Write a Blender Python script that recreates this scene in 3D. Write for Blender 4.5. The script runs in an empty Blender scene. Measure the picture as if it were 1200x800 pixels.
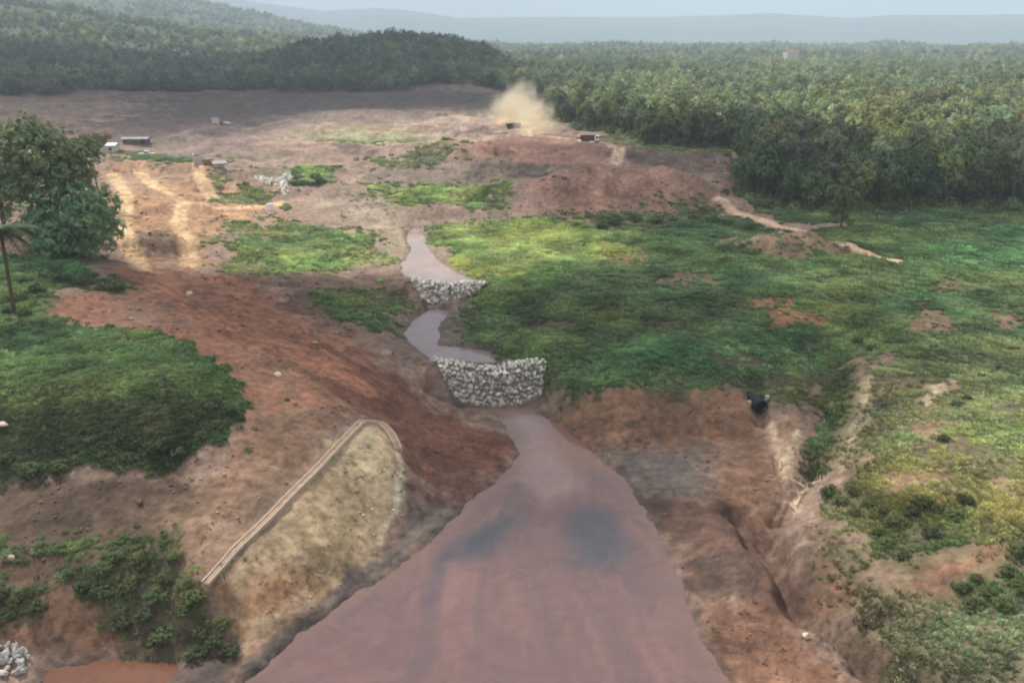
import bpy, bmesh, math, random
import numpy as np
from mathutils import Vector, Matrix

# =====================================================================================
# camera, sky, sun, exposure
# =====================================================================================
scene = bpy.context.scene
COL = scene.collection
H = 50.0                       # camera height above the pond
PITCH = math.radians(19.5)     # looking down the valley
FPX = 1000.0                   # focal length in photo pixels (photo 1200 x 800)

cam_d = bpy.data.cameras.new("camera")
cam = bpy.data.objects.new("camera", cam_d)
COL.objects.link(cam)
cam.location = (0, 0, H)
cam.rotation_euler = (math.pi / 2 - PITCH, 0, 0)
cam_d.sensor_width = 36
cam_d.lens = 36 * FPX / 1200
cam_d.clip_start = 0.5
cam_d.clip_end = 40000
scene.camera = cam

SUN_EL = math.radians(47)
SUN_AZ = math.radians(-38)     # measured from +Y towards +X: ahead of the camera, to its left
SUN_DIR = Vector((math.sin(SUN_AZ) * math.cos(SUN_EL), math.cos(SUN_AZ) * math.cos(SUN_EL), math.sin(SUN_EL)))

world = bpy.data.worlds.new("World")
scene.world = world
world.use_nodes = True
wn = world.node_tree
for n in list(wn.nodes):
    wn.nodes.remove(n)
w_out = wn.nodes.new('ShaderNodeOutputWorld')
w_bg = wn.nodes.new('ShaderNodeBackground')
w_bg.inputs['Strength'].default_value = 0.075
sky = wn.nodes.new('ShaderNodeTexSky')
sky.sky_type = 'NISHITA'
sky.sun_disc = False
sky.sun_elevation = SUN_EL
sky.sun_rotation = SUN_AZ
sky.dust_density = 2.0
sky.altitude = 800
# broken cloud cover: pale cloud mixed over the blue with the same noise all round
w_tc = wn.nodes.new('ShaderNodeTexCoord')
w_map = wn.nodes.new('ShaderNodeMapping')
w_map.inputs['Scale'].default_value = (1.6, 1.6, 7.0)
w_no = wn.nodes.new('ShaderNodeTexNoise')
w_no.inputs['Scale'].default_value = 2.2
w_no.inputs['Detail'].default_value = 7
w_rmp = wn.nodes.new('ShaderNodeValToRGB')
w_rmp.color_ramp.elements[0].position = 0.28
w_rmp.color_ramp.elements[1].position = 0.50
w_mix = wn.nodes.new('ShaderNodeMix')
w_mix.data_type = 'RGBA'
w_mix.inputs['B'].default_value = (8.8, 8.9, 8.9, 1)
wn.links.new(w_tc.outputs['Generated'], w_map.inputs['Vector'])
wn.links.new(w_map.outputs['Vector'], w_no.inputs['Vector'])
wn.links.new(w_no.outputs['Fac'], w_rmp.inputs['Fac'])
wn.links.new(w_rmp.outputs['Color'], w_mix.inputs['Factor'])
wn.links.new(sky.outputs['Color'], w_mix.inputs['A'])
wn.links.new(w_mix.outputs['Result'], w_bg.inputs['Color'])
wn.links.new(w_bg.outputs['Background'], w_out.inputs['Surface'])

sun_d = bpy.data.lights.new("sun", 'SUN')
sun_d.energy = 3.8
sun_d.angle = math.radians(0.8)
sun_d.color = (1.0, 0.94, 0.85)
sun = bpy.data.objects.new("sun", sun_d)
COL.objects.link(sun)
sun.rotation_euler = (-SUN_DIR).to_track_quat('-Z', 'Y').to_euler()

vs = scene.view_settings
vs.view_transform = 'Standard'
vs.look = 'None'
vs.exposure = 0.38
vs.gamma = 1.0
vs.use_curve_mapping = False
scene.cycles.use_denoising = True
scene.cycles.max_bounces = 5
scene.cycles.diffuse_bounces = 3
scene.cycles.glossy_bounces = 2
scene.cycles.transmission_bounces = 2
scene.cycles.volume_bounces = 3
scene.cycles.transparent_max_bounces = 8
scene.cycles.filter_width = 2.2
try:
    scene.cycles.volume_step_rate = 2.0
    scene.cycles.volume_max_steps = 128
except Exception:
    pass

# =====================================================================================
# numeric helpers
# =====================================================================================
rng = np.random.default_rng(11)
random.seed(5)
CT, ST = math.cos(PITCH), math.sin(PITCH)


def hash2(ix, iy, seed):
    h = (ix.astype(np.int64) * 374761393 + iy.astype(np.int64) * 668265263 + seed * 1442695041) & 0xFFFFFFFF
    h = ((h ^ (h >> 13)) * 1274126177) & 0xFFFFFFFF
    return ((h ^ (h >> 16)) & 0xFFFF) / 65535.0


def vnoise(x, y, seed=0):
    """gradient noise, 0..1"""
    ix = np.floor(x); iy = np.floor(y)
    fx = x - ix; fy = y - iy
    ux = fx * fx * fx * (fx * (fx * 6 - 15) + 10); uy = fy * fy * fy * (fy * (fy * 6 - 15) + 10)

    def g(ox, oy):
        t = hash2(ix + ox, iy + oy, seed) * 6.2831853
        return np.cos(t) * (fx - ox) + np.sin(t) * (fy - oy)
    a = g(0, 0); b = g(1, 0); c = g(0, 1); d = g(1, 1)
    return 0.5 + 0.75 * ((a + (b - a) * ux) * (1 - uy) + (c + (d - c) * ux) * uy)


def fbm(x, y, wl, octaves=4, seed=0, gain=0.5):
    """fractal noise, about -1..1, first wavelength wl in metres"""
    s = 0.0; amp = 1.0; tot = 0.0
    ca, sa = 0.8, 0.6
    x = x / wl; y = y / wl
    for o in range(octaves):
        s = s + amp * (vnoise(x, y, seed + o * 17) * 2 - 1); tot += amp
        x, y = (x * ca - y * sa) * 2.03 + 7.1, (x * sa + y * ca) * 2.03 - 3.7
        amp *= gain
    return np.clip(s / tot * 1.7, -1.2, 1.2)


def smooth(e0, e1, v):
    t = np.clip((v - e0) / (e1 - e0), 0, 1)
    return t * t * (3 - 2 * t)


def pix_dir(px, py):
    u = (400 - py) / FPX
    return (px - 600) / FPX, CT + u * ST, -ST + u * CT


def pz(px, py, z):
    """world point of a photo pixel at a known height"""
    dx, dy, dz = pix_dir(px, py)
    t = (z - H) / dz
    return dx * t, dy * t, z


def pd(px, py, d):
    """world point of a photo pixel at a known distance ahead"""
    dx, dy, dz = pix_dir(px, py)
    t = d / dy
    return dx * t, d, H + dz * t


# =====================================================================================
# the land: heights
# =====================================================================================
CTRL = [
    # pond bed and shores
    (600, 1100, -1.0), (600, 900, -1.2), (600, 720, -1.2), (480, 760, -1.0), (720, 740, -1.0), (640, 600, -1.0), (600, 500, 0.0),
    (330, 765, 0.1), (400, 708, 0.1), (470, 655, 0.1), (545, 595, 0.1), (605, 535, 0.2), (660, 500, 0.3), (720, 550, 0.2),
    (768, 610, 0.1), (800, 690, 0.1), (840, 780, 0.1), (300, 900, 0.0), (900, 900, 0.1), (200, 800, 0.0), (60, 800, 0.2), (-200, 820, 0.5), (100, 950, 0.0),
    # tan slope beside the drain
    (240, 680, 4.6), (290, 628, 5.6), (335, 585, 6.2), (380, 540, 6.7), (425, 495, 7.0), (455, 510, 6.2), (470, 550, 4.0), (468, 600, 1.6),
    (450, 640, 0.8), (400, 590, 4.2), (350, 650, 3.4), (300, 720, 2.0), (370, 690, 0.9), (440, 560, 4.8), (500, 560, 1.5), (490, 610, 0.6),
    (280, 750, 0.6), (540, 560, 0.8), (560, 520, 1.0),
    # terrace and bushes on the near bank
    (200, 640, 5.6), (100, 640, 5.6), (0, 640, 5.8), (-200, 640, 6.0), (200, 690, 3.6), (100, 700, 3.4), (0, 700, 3.6), (-200, 720, 3.8),
    (150, 765, 0.8), (60, 765, 0.9), (0, 760, 1.2), (100, 590, 6.3), (0, 590, 6.5), (240, 590, 6.6), (300, 560, 7.0), (200, 555, 7.2), (60, 560, 7.3), (0, 560, 7.5),
    # grass mound
    (-250, 560, 8.0), (60, 530, 9.0), (180, 530, 9.0), (250, 510, 9.6), (280, 470, 10.4), (60, 465, 12.2), (150, 460, 12.4), (220, 440, 12.2),
    (0, 455, 12.4), (-250, 470, 13.0), (60, 400, 13.4), (150, 400, 13.2), (220, 410, 12.4), (0, 385, 14.0), (-250, 400, 15.0),
    # red plateau and slope
    (100, 350, 13.3), (180, 350, 12.2), (250, 370, 11.4), (200, 325, 11.6), (300, 400, 10.2), (340, 430, 9.6), (330, 480, 9.0), (370, 500, 8.0),
    (300, 360, 10.0), (380, 410, 8.4), (420, 450, 6.8), (400, 480, 7.4), (460, 470, 4.6), (470, 510, 3.6), (500, 500, 2.0), (520, 480, 1.6), (430, 410, 6.6), (460, 430, 5.0), (490, 440, 4.2),
    (350, 370, 8.6), (400, 370, 7.4), (350, 330, 8.2), (420, 330, 7.0), (300, 330, 9.2), (440, 370, 6.2), (475, 350, 5.4),
    # tree bank and yellow track
    (40, 310, 16.0), (-200, 330, 17.0), (0, 340, 15.6), (110, 310, 14.0), (90, 280, 14.5), (140, 290, 12.6), (0, 250, 16.5), (60, 220, 15.0), (180, 260, 11.4),
    (220, 290, 10.6), (160, 215, 12.4), (230, 230, 10.8), (130, 190, 13.0), (280, 260, 9.4), (300, 220, 9.8), (240, 200, 11.0), (-300, 230, 18.0), (0, 180, 16),
    # stream reach
    (575, 428, 3.4), (520, 430, 3.4), (510, 395, 3.4), (500, 370, 3.5), (515, 352, 3.4), (510, 330, 5.8), (480, 320, 5.6), (490, 290, 5.9), (485, 265, 6.6),
    (575, 472, 0.6), (530, 462, 1.2), (625, 465, 1.0), (650, 440, 4.6), (545, 400, 4.2), (560, 345, 6.2),
    # grass field
    (620, 400, 4.9), (700, 420, 5.2), (700, 452, 5.0), (780, 452, 5.0), (860, 450, 5.0), (660, 458, 4.6), (600, 340, 6.4), (700, 350, 6.4), (560, 300, 7.0), (650, 290, 7.6),
    (800, 380, 6.2), (900, 400, 6.4), (800, 310, 7.6), (900, 330, 7.4), (1000, 370, 7.6), (1000, 300, 8.4), (1100, 340, 8.6), (1200, 360, 9.4), (1200, 270, 10.0), (1500, 320, 12.0),
    (520, 260, 7.4), (430, 280, 7.4), (350, 290, 8.0), (300, 310, 8.6),
    # cut bank, mud and gullies
    (690, 515, 0.9), (760, 515, 1.2), (840, 510, 1.6), (880, 500, 2.2), (640, 490, 0.6), (800, 560, 0.8), (760, 560, 0.5), (850, 600, 1.0), (830, 680, 0.7), (880, 740, 0.9),
    (940, 480, 3.4), (920, 540, 2.2), (920, 600, 1.6), (975, 430, 5.2), (970, 500, 3.6), (950, 560, 2.4), (1020, 440, 6.8), (1005, 500, 5.6), (990, 560, 4.6), (1060, 480, 7.2),
    (960, 700, 1.6), (950, 640, 1.8), (1020, 770, 1.4), (980, 800, 0.8), (1100, 860, 1.2), (1000, 640, 3.4), (1050, 680, 4.2), (1100, 720, 4.4), (1100, 790, 3.0), (1180, 760, 5.0),
    (1100, 600, 6.4), (1050, 560, 6.4), (1150, 540, 8.4), (1200, 480, 9.8), (1100, 440, 8.2), (1200, 600, 8.4), (1200, 680, 6.8), (1150, 650, 6.2), (1450, 600, 12.0), (1450, 800, 8.0), (1450, 450, 13.0),
    # middle of the valley
    (450, 220, 8.6), (380, 200, 9.2), (560, 235, 8.4), (620, 250, 8.4), (690, 206, 11.4), (640, 215, 10.4), (760, 214, 11.0), (820, 225, 9.6), (690, 250, 8.8), (760, 255, 8.4), (850, 240, 8.8),
    (900, 262, 8.8), (960, 275, 9.0), (560, 165, 11.4), (640, 160, 12.4), (700, 172, 12.2), (560, 195, 9.8), (720, 195, 10.8), (820, 180, 11.4), (600, 140, 12.8), (450, 160, 11.0),
    (300, 165, 11.0), (200, 170, 12.0), (380, 130, 12.4), (250, 130, 12.6), (100, 140, 15.0), (-300, 140, 22.0), (500, 120, 13.4),
    # ground under the woods
    (900, 235, 9.4), (1000, 235, 10.0), (1200, 230, 11.0), (1500, 200, 14.0), (1000, 170, 11.6), (1200, 160, 13.0), (850, 170, 12.0), (760, 160, 12.6), (700, 130, 13.6), (900, 130, 13.6), (1100, 120, 14.6), (1500, 110, 18.0),
    (650, 118, 14.0), (800, 105, 15.0), (1000, 100, 15.6),
]
_cp = np.array([pz(*c) for c in CTRL])


def _uv(x, y):
    r = np.hypot(x, y)
    a = np.arctan2(x, np.maximum(y, 1e-3))
    a = np.clip(a, -0.85, 0.85)
    return a * 1.15, np.log(np.clip(r, 36.0, 760.0))


_cu, _cv = _uv(_cp[:, 0], _cp[:, 1])
_C2 = 0.018 ** 2


def _kern(d2):
    return np.sqrt(d2 + _C2)


def _solve():
    n = len(_cp)
    K = _kern((_cu[:, None] - _cu[None]) ** 2 + (_cv[:, None] - _cv[None]) ** 2)
    A = np.zeros((n + 1, n + 1)); A[:n, :n] = K - np.eye(n) * 0.012; A[:n, n] = 1; A[n, :n] = 1
    return np.linalg.solve(A, np.append(_cp[:, 2], 0))


_w = _solve()

# ridges far behind the valley: (distance, front slope length, back slope length, profile [(px, py) of the crest])
RIDGES = [
    (930.0, 330.0, 260.0, [(-500, 44), (-200, 56), (0, 66), (90, 78), (180, 96), (230, 98), (290, 80), (350, 62), (450, 50), (520, 53), (570, 64), (610, 92), (640, 106), (700, 112)]),
    (1750.0, 900.0, 800.0, [(-500, -30), (-200, -4), (0, 14), (100, 22), (180, 32), (260, 42), (330, 50), (400, 58), (470, 62), (540, 66)]),
    (3300.0, 1500.0, 900.0, [(-500, -70), (-200, -35), (0, -14), (100, -6), (180, 2), (250, 12), (320, 24), (380, 36), (430, 46), (480, 54), (530, 62)]),
    (2600.0, 1200.0, 900.0, [(500, 66), (620, 60), (700, 58), (800, 60), (900, 56), (1000, 62), (1100, 60), (1250, 56), (1500, 48)]),
]
_rid = []
for d, fl, bl, prof in RIDGES:
    p = np.array([pd(px, py, d) for px, py in prof])
    _rid.append((d, fl, bl, np.arctan2(p[:, 0], p[:, 1]), p[:, 2]))


def h_base(x, y):
    x = np.asarray(x, float); y = np.asarray(y, float)
    sh = x.shape
    xf = x.ravel(); yf = y.ravel()
    out = np.empty_like(xf)
    for i in range(0, len(xf), 40000):
        u, v = _uv(xf[i:i + 40000], yf[i:i + 40000])
        out[i:i + 40000] = _kern((u[:, None] - _cu[None]) ** 2 + (v[:, None] - _cv[None]) ** 2) @ _w[:-1] + _w[-1]
    r = np.hypot(xf, yf)
    far = smooth(520, 800, r)
    out = out * (1 - far) + (14.5 + 3.5 * smooth(700, 3000, r)) * far
    az = np.arctan2(xf, np.maximum(yf, 1e-3))
    for d, fl, bl, ra, rz in _rid:
        crest = np.interp(az, ra, rz)
        g = np.where(r < d, 1 - smooth(0, 1, (d - r) / fl), 1 - smooth(0, 1, (r - d) / bl) * 0.8)
        lift = np.maximum(crest - out, 0) * g
        m = r > d - fl
        edge = smooth(ra[-1] + 0.02, ra[-1] - 0.05, az) if ra[0] < -0.2 else smooth(ra[0] - 0.02, ra[0] + 0.06, az)
        out = np.where(m, out + lift * edge, out)
    return out.reshape(sh)


_TS = np.concatenate([np.linspace(40, 400, 220), np.geomspace(402, 3000, 110)])


def at(px, py):
    """world point where the view ray of a photo pixel meets the land"""
    dx, dy, dz = pix_dir(px, py)
    z = H + _TS * dz
    below = z < h_base(dx * _TS, dy * _TS)
    k = int(np.argmax(below)) if below.any() else len(_TS) - 1
    t0, t1 = _TS[max(k - 1, 0)], _TS[k]
    for _ in range(12):
        tm = (t0 + t1) / 2
        if H + tm * dz < float(h_base(np.array(dx * tm), np.array(dy * tm))):
            t1 = tm
        else:
            t0 = tm
    t = (t0 + t1) / 2
    return np.array((dx * t, dy * t, H + dz * t))


def poly(pts, level=None):
    return np.array([(pz(px, py, level) if level is not None else at(px, py))[:2] for px, py in pts])


def sdist(P, x, y, closed=True, pad=30.0):
    """signed distance (negative inside) of points to a world polygon; +pad beyond its box"""
    pad = float(pad)
    out = np.full(x.shape, pad)
    m = (x > P[:, 0].min() - pad) & (x < P[:, 0].max() + pad) & (y > P[:, 1].min() - pad) & (y < P[:, 1].max() + pad)
    if not m.any():
        return out
    X = x[m]; Y = y[m]
    d2 = np.full(X.shape, 1e18); inside = np.zeros(X.shape, bool)
    n = len(P)
    for i in range(n if closed else n - 1):
        ax, ay = P[i]; bx, by = P[(i + 1) % n]
        ex, ey = bx - ax, by - ay
        t = np.clip(((X - ax) * ex + (Y - ay) * ey) / (ex * ex + ey * ey + 1e-9), 0, 1)
        d2 = np.minimum(d2, (X - ax - t * ex) ** 2 + (Y - ay - t * ey) ** 2)
        if closed:
            c = ((ay > Y) != (by > Y)) & (X < (bx - ax) * (Y - ay) / (by - ay + 1e-12) + ax)
            inside ^= c
    d = np.sqrt(d2)
    out[m] = np.minimum(np.where(inside, -d, d), pad)
    return out


POND_PX = [(150, 960), (235, 880), (288, 797), (330, 762), (400, 706), (440, 684), (480, 655), (540, 602), (552, 585), (598, 548), (610, 532), (596, 505), (580, 480),
           (622, 477), (662, 503), (692, 530), (722, 552), (747, 580), (766, 610), (778, 640), (800, 690), (816, 738), (842, 777), (862, 815), (910, 900), (940, 980)]
ORANGE_PX = [(40, 820), (60, 782), (120, 774), (200, 776), (262, 780), (262, 800), (210, 850), (60, 880)]
POOL_PX = [(505, 424), (490, 408), (472, 392), (486, 374), (506, 362), (514, 352), (532, 352), (526, 366), (514, 384), (514, 404), (540, 408), (574, 412), (578, 424)]
UPPER_PX = [(474, 322), (468, 310), (482, 296), (476, 278), (484, 268), (494, 270), (500, 290), (516, 308), (540, 322), (562, 330), (540, 334), (500, 330)]
POND = poly(POND_PX, 0.0)
ORANGE = poly(ORANGE_PX, 0.05)
POOL = poly(POOL_PX, 3.4)
UPPER = poly(UPPER_PX, 5.8)
GULLIES = [  # pixel line, depth, half width
    ([(945, 405), (972, 430), (972, 470), (962, 520), (946, 560), (925, 600)], 1.5, 2.6),
    ([(868, 600), (900, 640), (930, 690), (965, 730), (1010, 765), (1060, 800), (1120, 850)], 2.4, 1.1),
    ([(880, 448), (890, 470), (892, 492)], 1.6, 1.0),
    ([(918, 500), (908, 540), (920, 575), (900, 612)], 0.7, 0.7), ([(952, 545), (930, 572), (915, 604)], 0.6, 0.6),
]
ROUGH = [([(900, 440), (1030, 410), (1050, 520), (1000, 620), (1100, 800), (960, 760), (900, 620)], 0.9), ([(650, 470), (690, 458), (880, 455), (895, 500), (860, 525), (690, 522)], 0.7),
         ([(780, 560), (940, 560), (980, 700), (1040, 840), (860, 800), (800, 660)], 0.35), ([(300, 330), (420, 400), (500, 480), (440, 490), (300, 400)], 0.4),
         ([(580, 200), (860, 195), (860, 268), (600, 268)], 1.6), ([(500, 150), (740, 165), (740, 205), (510, 205)], 1.6), ([(120, 180), (340, 200), (330, 260), (240, 330), (130, 330)], 0.7),
         ([(130, 120), (640, 120), (600, 200), (400, 250), (250, 190)], 1.3), ([(-60, 660), (190, 640), (285, 750), (150, 775), (-60, 770)], 0.45)]
MOUNDS = [  # pixel of the top, radii in metres, height
    (690, 226, 32, 12, 3.0), (770, 228, 26, 11, 2.6), (640, 232, 20, 10, 2.2), (810, 240, 20, 9, 2.0), (580, 182, 40, 14, 2.2), (640, 192, 36, 12, 1.8), (540, 186, 22, 12, 1.8), (790, 190, 34, 18, 2.4),
    (184, 290, 6.5, 7, 2.4), (190, 244, 11, 8, 1.6), (270, 222, 12, 8, 1.4), (225, 205, 9, 6, 1.8), (420, 205, 26, 10, 1.6), (480, 178, 28, 12, 1.8), (360, 180, 26, 12, 1.6), (300, 330, 7, 4, 1.2), (335, 345, 7, 4, 1.0),
    (380, 225, 18, 8, 1.2), (900, 290, 12, 5, 1.4), (950, 292, 12, 5, 1.6), (270, 385, 4, 3, 0.7), (300, 420, 3.5, 2.5, 0.6), (310, 405, 3, 2, 0.6), (345, 460, 2.5, 2, 0.4), (450, 250, 20, 8, 1.4), (540, 250, 14, 6, 1.2)]
GULLY = [(poly(p), d, w) for p, d, w in GULLIES]
BANK_EDGE = poly([(640, 480), (665, 462), (700, 456), (760, 455), (830, 452), (880, 452)])


_ROUGH = [(poly(p), a) for p, a in ROUGH]
_MOUND = [(at(px, py), rx, ry, hh) for px, py, rx, ry, hh in MOUNDS]
WEIR_A = ([pz(508, 421, 4.3), pz(530, 425, 4.2), pz(560, 430, 4.1), pz(590, 430, 4.1), pz(615, 424, 4.3), pz(640, 424, 4.3)],
          [pz(532, 464, 1.4), pz(545, 473, 0.4), pz(568, 477, 0.1), pz(592, 477, 0.1), pz(613, 474, 0.2), pz(636, 462, 1.3)])
WEIR_B = ([pz(480, 326, 6.5), pz(505, 331, 6.3), pz(540, 332, 6.3), pz(572, 330, 6.5)], [pz(494, 350, 4.4), pz(506, 357, 3.5), pz(532, 357, 3.5), pz(550, 348, 4.4)])
WEIRS = [(np.array(c), np.array(f)) for c, f in (WEIR_A, WEIR_B)]


def height(x, y):
    r = np.hypot(x, y)
    h = h_base(x, y)
    near = 1 - smooth(350, 900, r)
    # broad hummocks, small lumps, rills
    h = h + fbm(x, y, 14, 4, 3) * 0.55 * near * smooth(20, 60, r)
    h = h + fbm(x, y, 3.2, 4, 9) * 0.12 * (1 - smooth(150, 330, r))
    h = h + np.abs(fbm(x, y, 1.6, 3, 21)) * 0.05 * (1 - smooth(100, 170, r))
    h = h + fbm(x, y, 70, 4, 31) * 2.2 * smooth(170, 420, r) * (1 - smooth(800, 1200, r))
    h = h + fbm(x, y, 420, 5, 41) * 16 * smooth(1100, 2200, r)
    h = h + fbm(x, y, 26, 4, 35) * 1.5 * smooth(190, 300, r) * (1 - smooth(620, 760, r))
    for c, rx, ry, hh in _MOUND:
        q = ((x - c[0]) / rx) ** 2 + ((y - c[1]) / ry) ** 2
        m = q < 4
        if m.any():
            xm, ym = x[m], y[m]
            qq = q[m] * (1 + 0.5 * fbm(xm, ym, rx * 0.6, 3, 37))
            h[m] = h[m] + hh * (1 - smooth(0.1, 1.5, qq)) * (1 + 0.25 * fbm(xm, ym, rx * 0.3, 3, 38))
    for P, amp in _ROUGH:
        w = 1 - smooth(-3, 1, sdist(P, x, y, pad=6))
        m = w > 0.01
        if m.any():
            xm, ym, rm = x[m], y[m], r[m]
            k = np.clip(rm / 110, 0.7, 3)
            wx = xm + fbm(xm, ym, 7, 3, 43) * 2.5; wy = ym + fbm(xm, ym, 7, 3, 44) * 2.5
            rid = 0.5 - np.abs(fbm(wx / k, wy / k, 5.5, 5, 45, 0.55))
            h[m] = h[m] + w[m] * amp * rid * 0.8
    for P, dep, w in GULLY:
        d = sdist(P, x, y, closed=False, pad=14)
        d = np.maximum(d + fbm(x, y, 9, 3, 51) * 1.3, 0)
        h = h - dep * np.exp(-(np.maximum(d, 0) / w) ** 2)
    # water bodies
    for P, lev, dep in ((ORANGE, 0.05, 0.5), (POND, 0.0, 1.4), (POOL, 3.4, 0.8), (UPPER, 5.8, 0.5)):
        d0 = sdist(P, x, y, pad=25) + fbm(x, y, 6, 4, 61, 0.5) * 0.55
        d = d0 + fbm(x, y, 1.6, 3, 62, 0.6) * 0.26
        inside = np.maximum(lev - dep, lev - 0.01 + d * 0.6)
        dd = np.maximum(d, 0); near_ = 1 - smooth(1.2, 5.0, dd)
        up = np.maximum(h, lev + np.minimum(0.01 + dd * 0.30, 0.4) - 20 * smooth(5, 22, dd))
        outside = up - np.maximum(up - (lev + 0.02 + dd * 0.6), 0) * near_
        h = np.where(d < 0, inside, outside)
    for cr, ft in WEIRS:      # seat of the stone weirs
        sN = np.clip((x - cr[0, 0]) / (cr[-1, 0] - cr[0, 0]), 0, 1); k = np.linspace(0, 1, len(cr))
        yc = np.interp(sN, k, cr[:, 1]); zc = np.interp(sN, k, cr[:, 2]); yf = np.interp(sN, k, ft[:, 1]); zf = np.interp(sN, k, ft[:, 2])
        t = (yc - y) / (yc - yf)
        m = (x > cr[0, 0] - 0.6) & (x < cr[-1, 0] + 0.6) & (t > -0.35) & (t < 1.35)
        h = np.where(m, np.minimum(h, zc + (zf - zc) * np.clip(t, 0, 1.1) - 0.5), h)
    return h


# ---- the grid: rings and spokes round the camera, dense where the photo looks -----------------
def rings():
    dep = np.radians(np.linspace(56, 2.7, 720))
    r1 = (H - 3) / np.tan(dep)
    r2 = np.geomspace(r1[-1] * 1.01, 12000, 110)
    r0 = np.linspace(6, r1[0] * 0.97, 12)
    return np.concatenate([r0, r1, r2])


RR = rings()
AZ = np.radians(np.concatenate([np.linspace(-170, -38, 40)[:-1], np.linspace(-38, 38, 700), np.linspace(38, 170, 40)[1:], [180]]))
NR, NA = len(RR), len(AZ)
gr, ga = np.meshgrid(RR, AZ, indexing='ij')
GX = (gr * np.sin(ga)).ravel(); GY = (gr * np.cos(ga)).ravel()
GZ = height(GX, GY)
GR = gr.ravel()


def hz(x, y):
    return height(np.atleast_1d(np.asarray(x, float)), np.atleast_1d(np.asarray(y, float)))


# =====================================================================================
# ground cover painted in world space: soil colours, wetness, grass density
# =====================================================================================
def lin(r, g, b):
    f = lambda c: (c / 255 / 12.92) if c <= 10 else ((c / 255 + 0.055) / 1.055) ** 2.4
    return np.array((f(r), f(g), f(b)))


N = len(GX)
ALB = np.empty((N, 3)); ALB[:] = lin(140, 113, 103)
WET = np.zeros(N)
VEG = np.zeros(N)                       # grass cover
VTINT = np.zeros((N, 3)); VTINT[:] = lin(92, 118, 62)
ROAD = np.zeros(N)
n_a = fbm(GX, GY, 9, 5, 101); n_b = fbm(GX, GY, 40, 4, 111); n_c = fbm(GX, GY, 2.2, 4, 121)
n_d = fbm(GX, GY, 160, 4, 131)
EDGE = np.clip(GR / 110.0, 0.5, 6)      # borders wander more, farther away


def region(pts, soft=1.0, wob=1.6, closed=True, width=0.0, level=None):
    P = poly(pts, level)
    soft, wob = soft * 1.8, wob * 2.6
    d = sdist(P, GX, GY, closed=closed, pad=60) - width
    d = d + (n_a * wob + n_c * wob * 0.6) * EDGE
    return 1 - smooth(-soft, soft, d / EDGE)


def soil(pts, col, amt=1.0, wet=None, veg=None, **k):
    w = region(pts, **k) * amt
    ALB[:] = ALB * (1 - w[:, None]) + np.array(col)[None] * w[:, None]
    if wet is not None:
        WET[:] = WET * (1 - w) + wet * w
    if veg is not None:
        VEG[:] = VEG * (1 - w) + veg * w
    return w


def grass(pts, tint, dens=1.0, amt=1.0, ground=None, **k):
    w = region(pts, **k) * amt
    tint = np.array(tint); tint = (tint * 0.58 + tint.mean() * 0.42) * 1.95 * np.array((1.05, 1.0, 0.86))
    VEG[:] = np.maximum(VEG, w * dens)
    VTINT[:] = VTINT * (1 - w[:, None]) + np.array(tint)[None] * w[:, None]
    g = np.array(tint) * 0.45 + lin(120, 100, 78) * 0.35 if ground is None else ground
    wg = (w * min(1, dens * 1.1))[:, None]
    ALB[:] = ALB * (1 - wg) + g[None] * wg
    return w


RED = lin(156, 100, 76); REDD = lin(128, 82, 68); TAN = lin(190, 152, 118); PALE = lin(205, 178, 150); PINK = lin(160, 128, 116)
DARKMUD = lin(108, 92, 88); ORNG = lin(146, 104, 80); MAUVE = lin(124, 106, 104); SLOPE = lin(196, 166, 130); BROWN = lin(120, 95, 78)
G_MID = lin(86, 116, 64); G_DEEP = lin(72, 100, 58); G_BRIGHT = lin(128, 156, 74); G_DRY = lin(136, 140, 84); G_SAGE = lin(112, 128, 92); G_LUSH = lin(78, 124, 66)

# far plain and hills
farw = smooth(600, 820, GR)[:, None]
ALB[:] = ALB * (1 - farw) + (lin(88, 104, 74) * (1 + 0.4 * np.clip(n_d, -1, 1)[:, None])) * farw
# valley floor beyond the grass
soil([(100, 150), (200, 110), (420, 98), (600, 110), (590, 130), (400, 135), (330, 145), (280, 165), (180, 175)], lin(96, 80, 82), soft=2)
soil([(150, 150), (300, 160), (330, 185), (240, 200), (150, 180)], lin(128, 106, 102), soft=2)
soil([(330, 135), (500, 125), (620, 135), (640, 160), (560, 165), (440, 185), (330, 180)], lin(160, 134, 122), soft=2)
soil([(520, 175), (600, 160), (700, 170), (735, 195), (640, 205), (530, 200)], lin(146, 104, 90), soft=2)
soil([(600, 230), (640, 210), (700, 200), (800, 205), (850, 230), (840, 258), (760, 265), (640, 268)], lin(148, 108, 94), soft=1.5)
soil([(720, 180), (860, 185), (870, 205), (730, 202)], lin(112, 88, 84), soft=1.5)
soil([(400, 195), (600, 195), (620, 212), (430, 222)], lin(126, 108, 100), soft=2)
soil([(330, 230), (450, 225), (480, 262), (430, 300), (420, 270)], lin(160, 140, 124), soft=2)
soil([(430, 270), (480, 270), (478, 318), (440, 318)], lin(158, 140, 120), soft=1.5)
for q in ([(330, 142), (400, 133), (470, 139), (560, 132)], [(300, 170), (380, 161), (460, 173), (540, 166), (600, 160)], [(230, 180), (300, 190), (380, 196), (440, 190)], [(150, 168), (220, 158), (290, 150), (330, 142)]):
    soil(q, lin(188, 158, 140), 0.75, closed=False, width=0.9, soft=0.4, wob=0.3)
# yellow track and cut ground
soil([(120, 195), (170, 185), (240, 205), (330, 232), (320, 262), (260, 280), (250, 318), (150, 320), (140, 280), (130, 240)], lin(170, 126, 92), soft=1.2)
soil([(30, 225), (20, 205), (50, 200), (60, 225)], lin(200, 162, 136), soft=1)
soil([(150, 275), (205, 272), (208, 300), (160, 305)], lin(132, 104, 84), soft=1)
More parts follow.
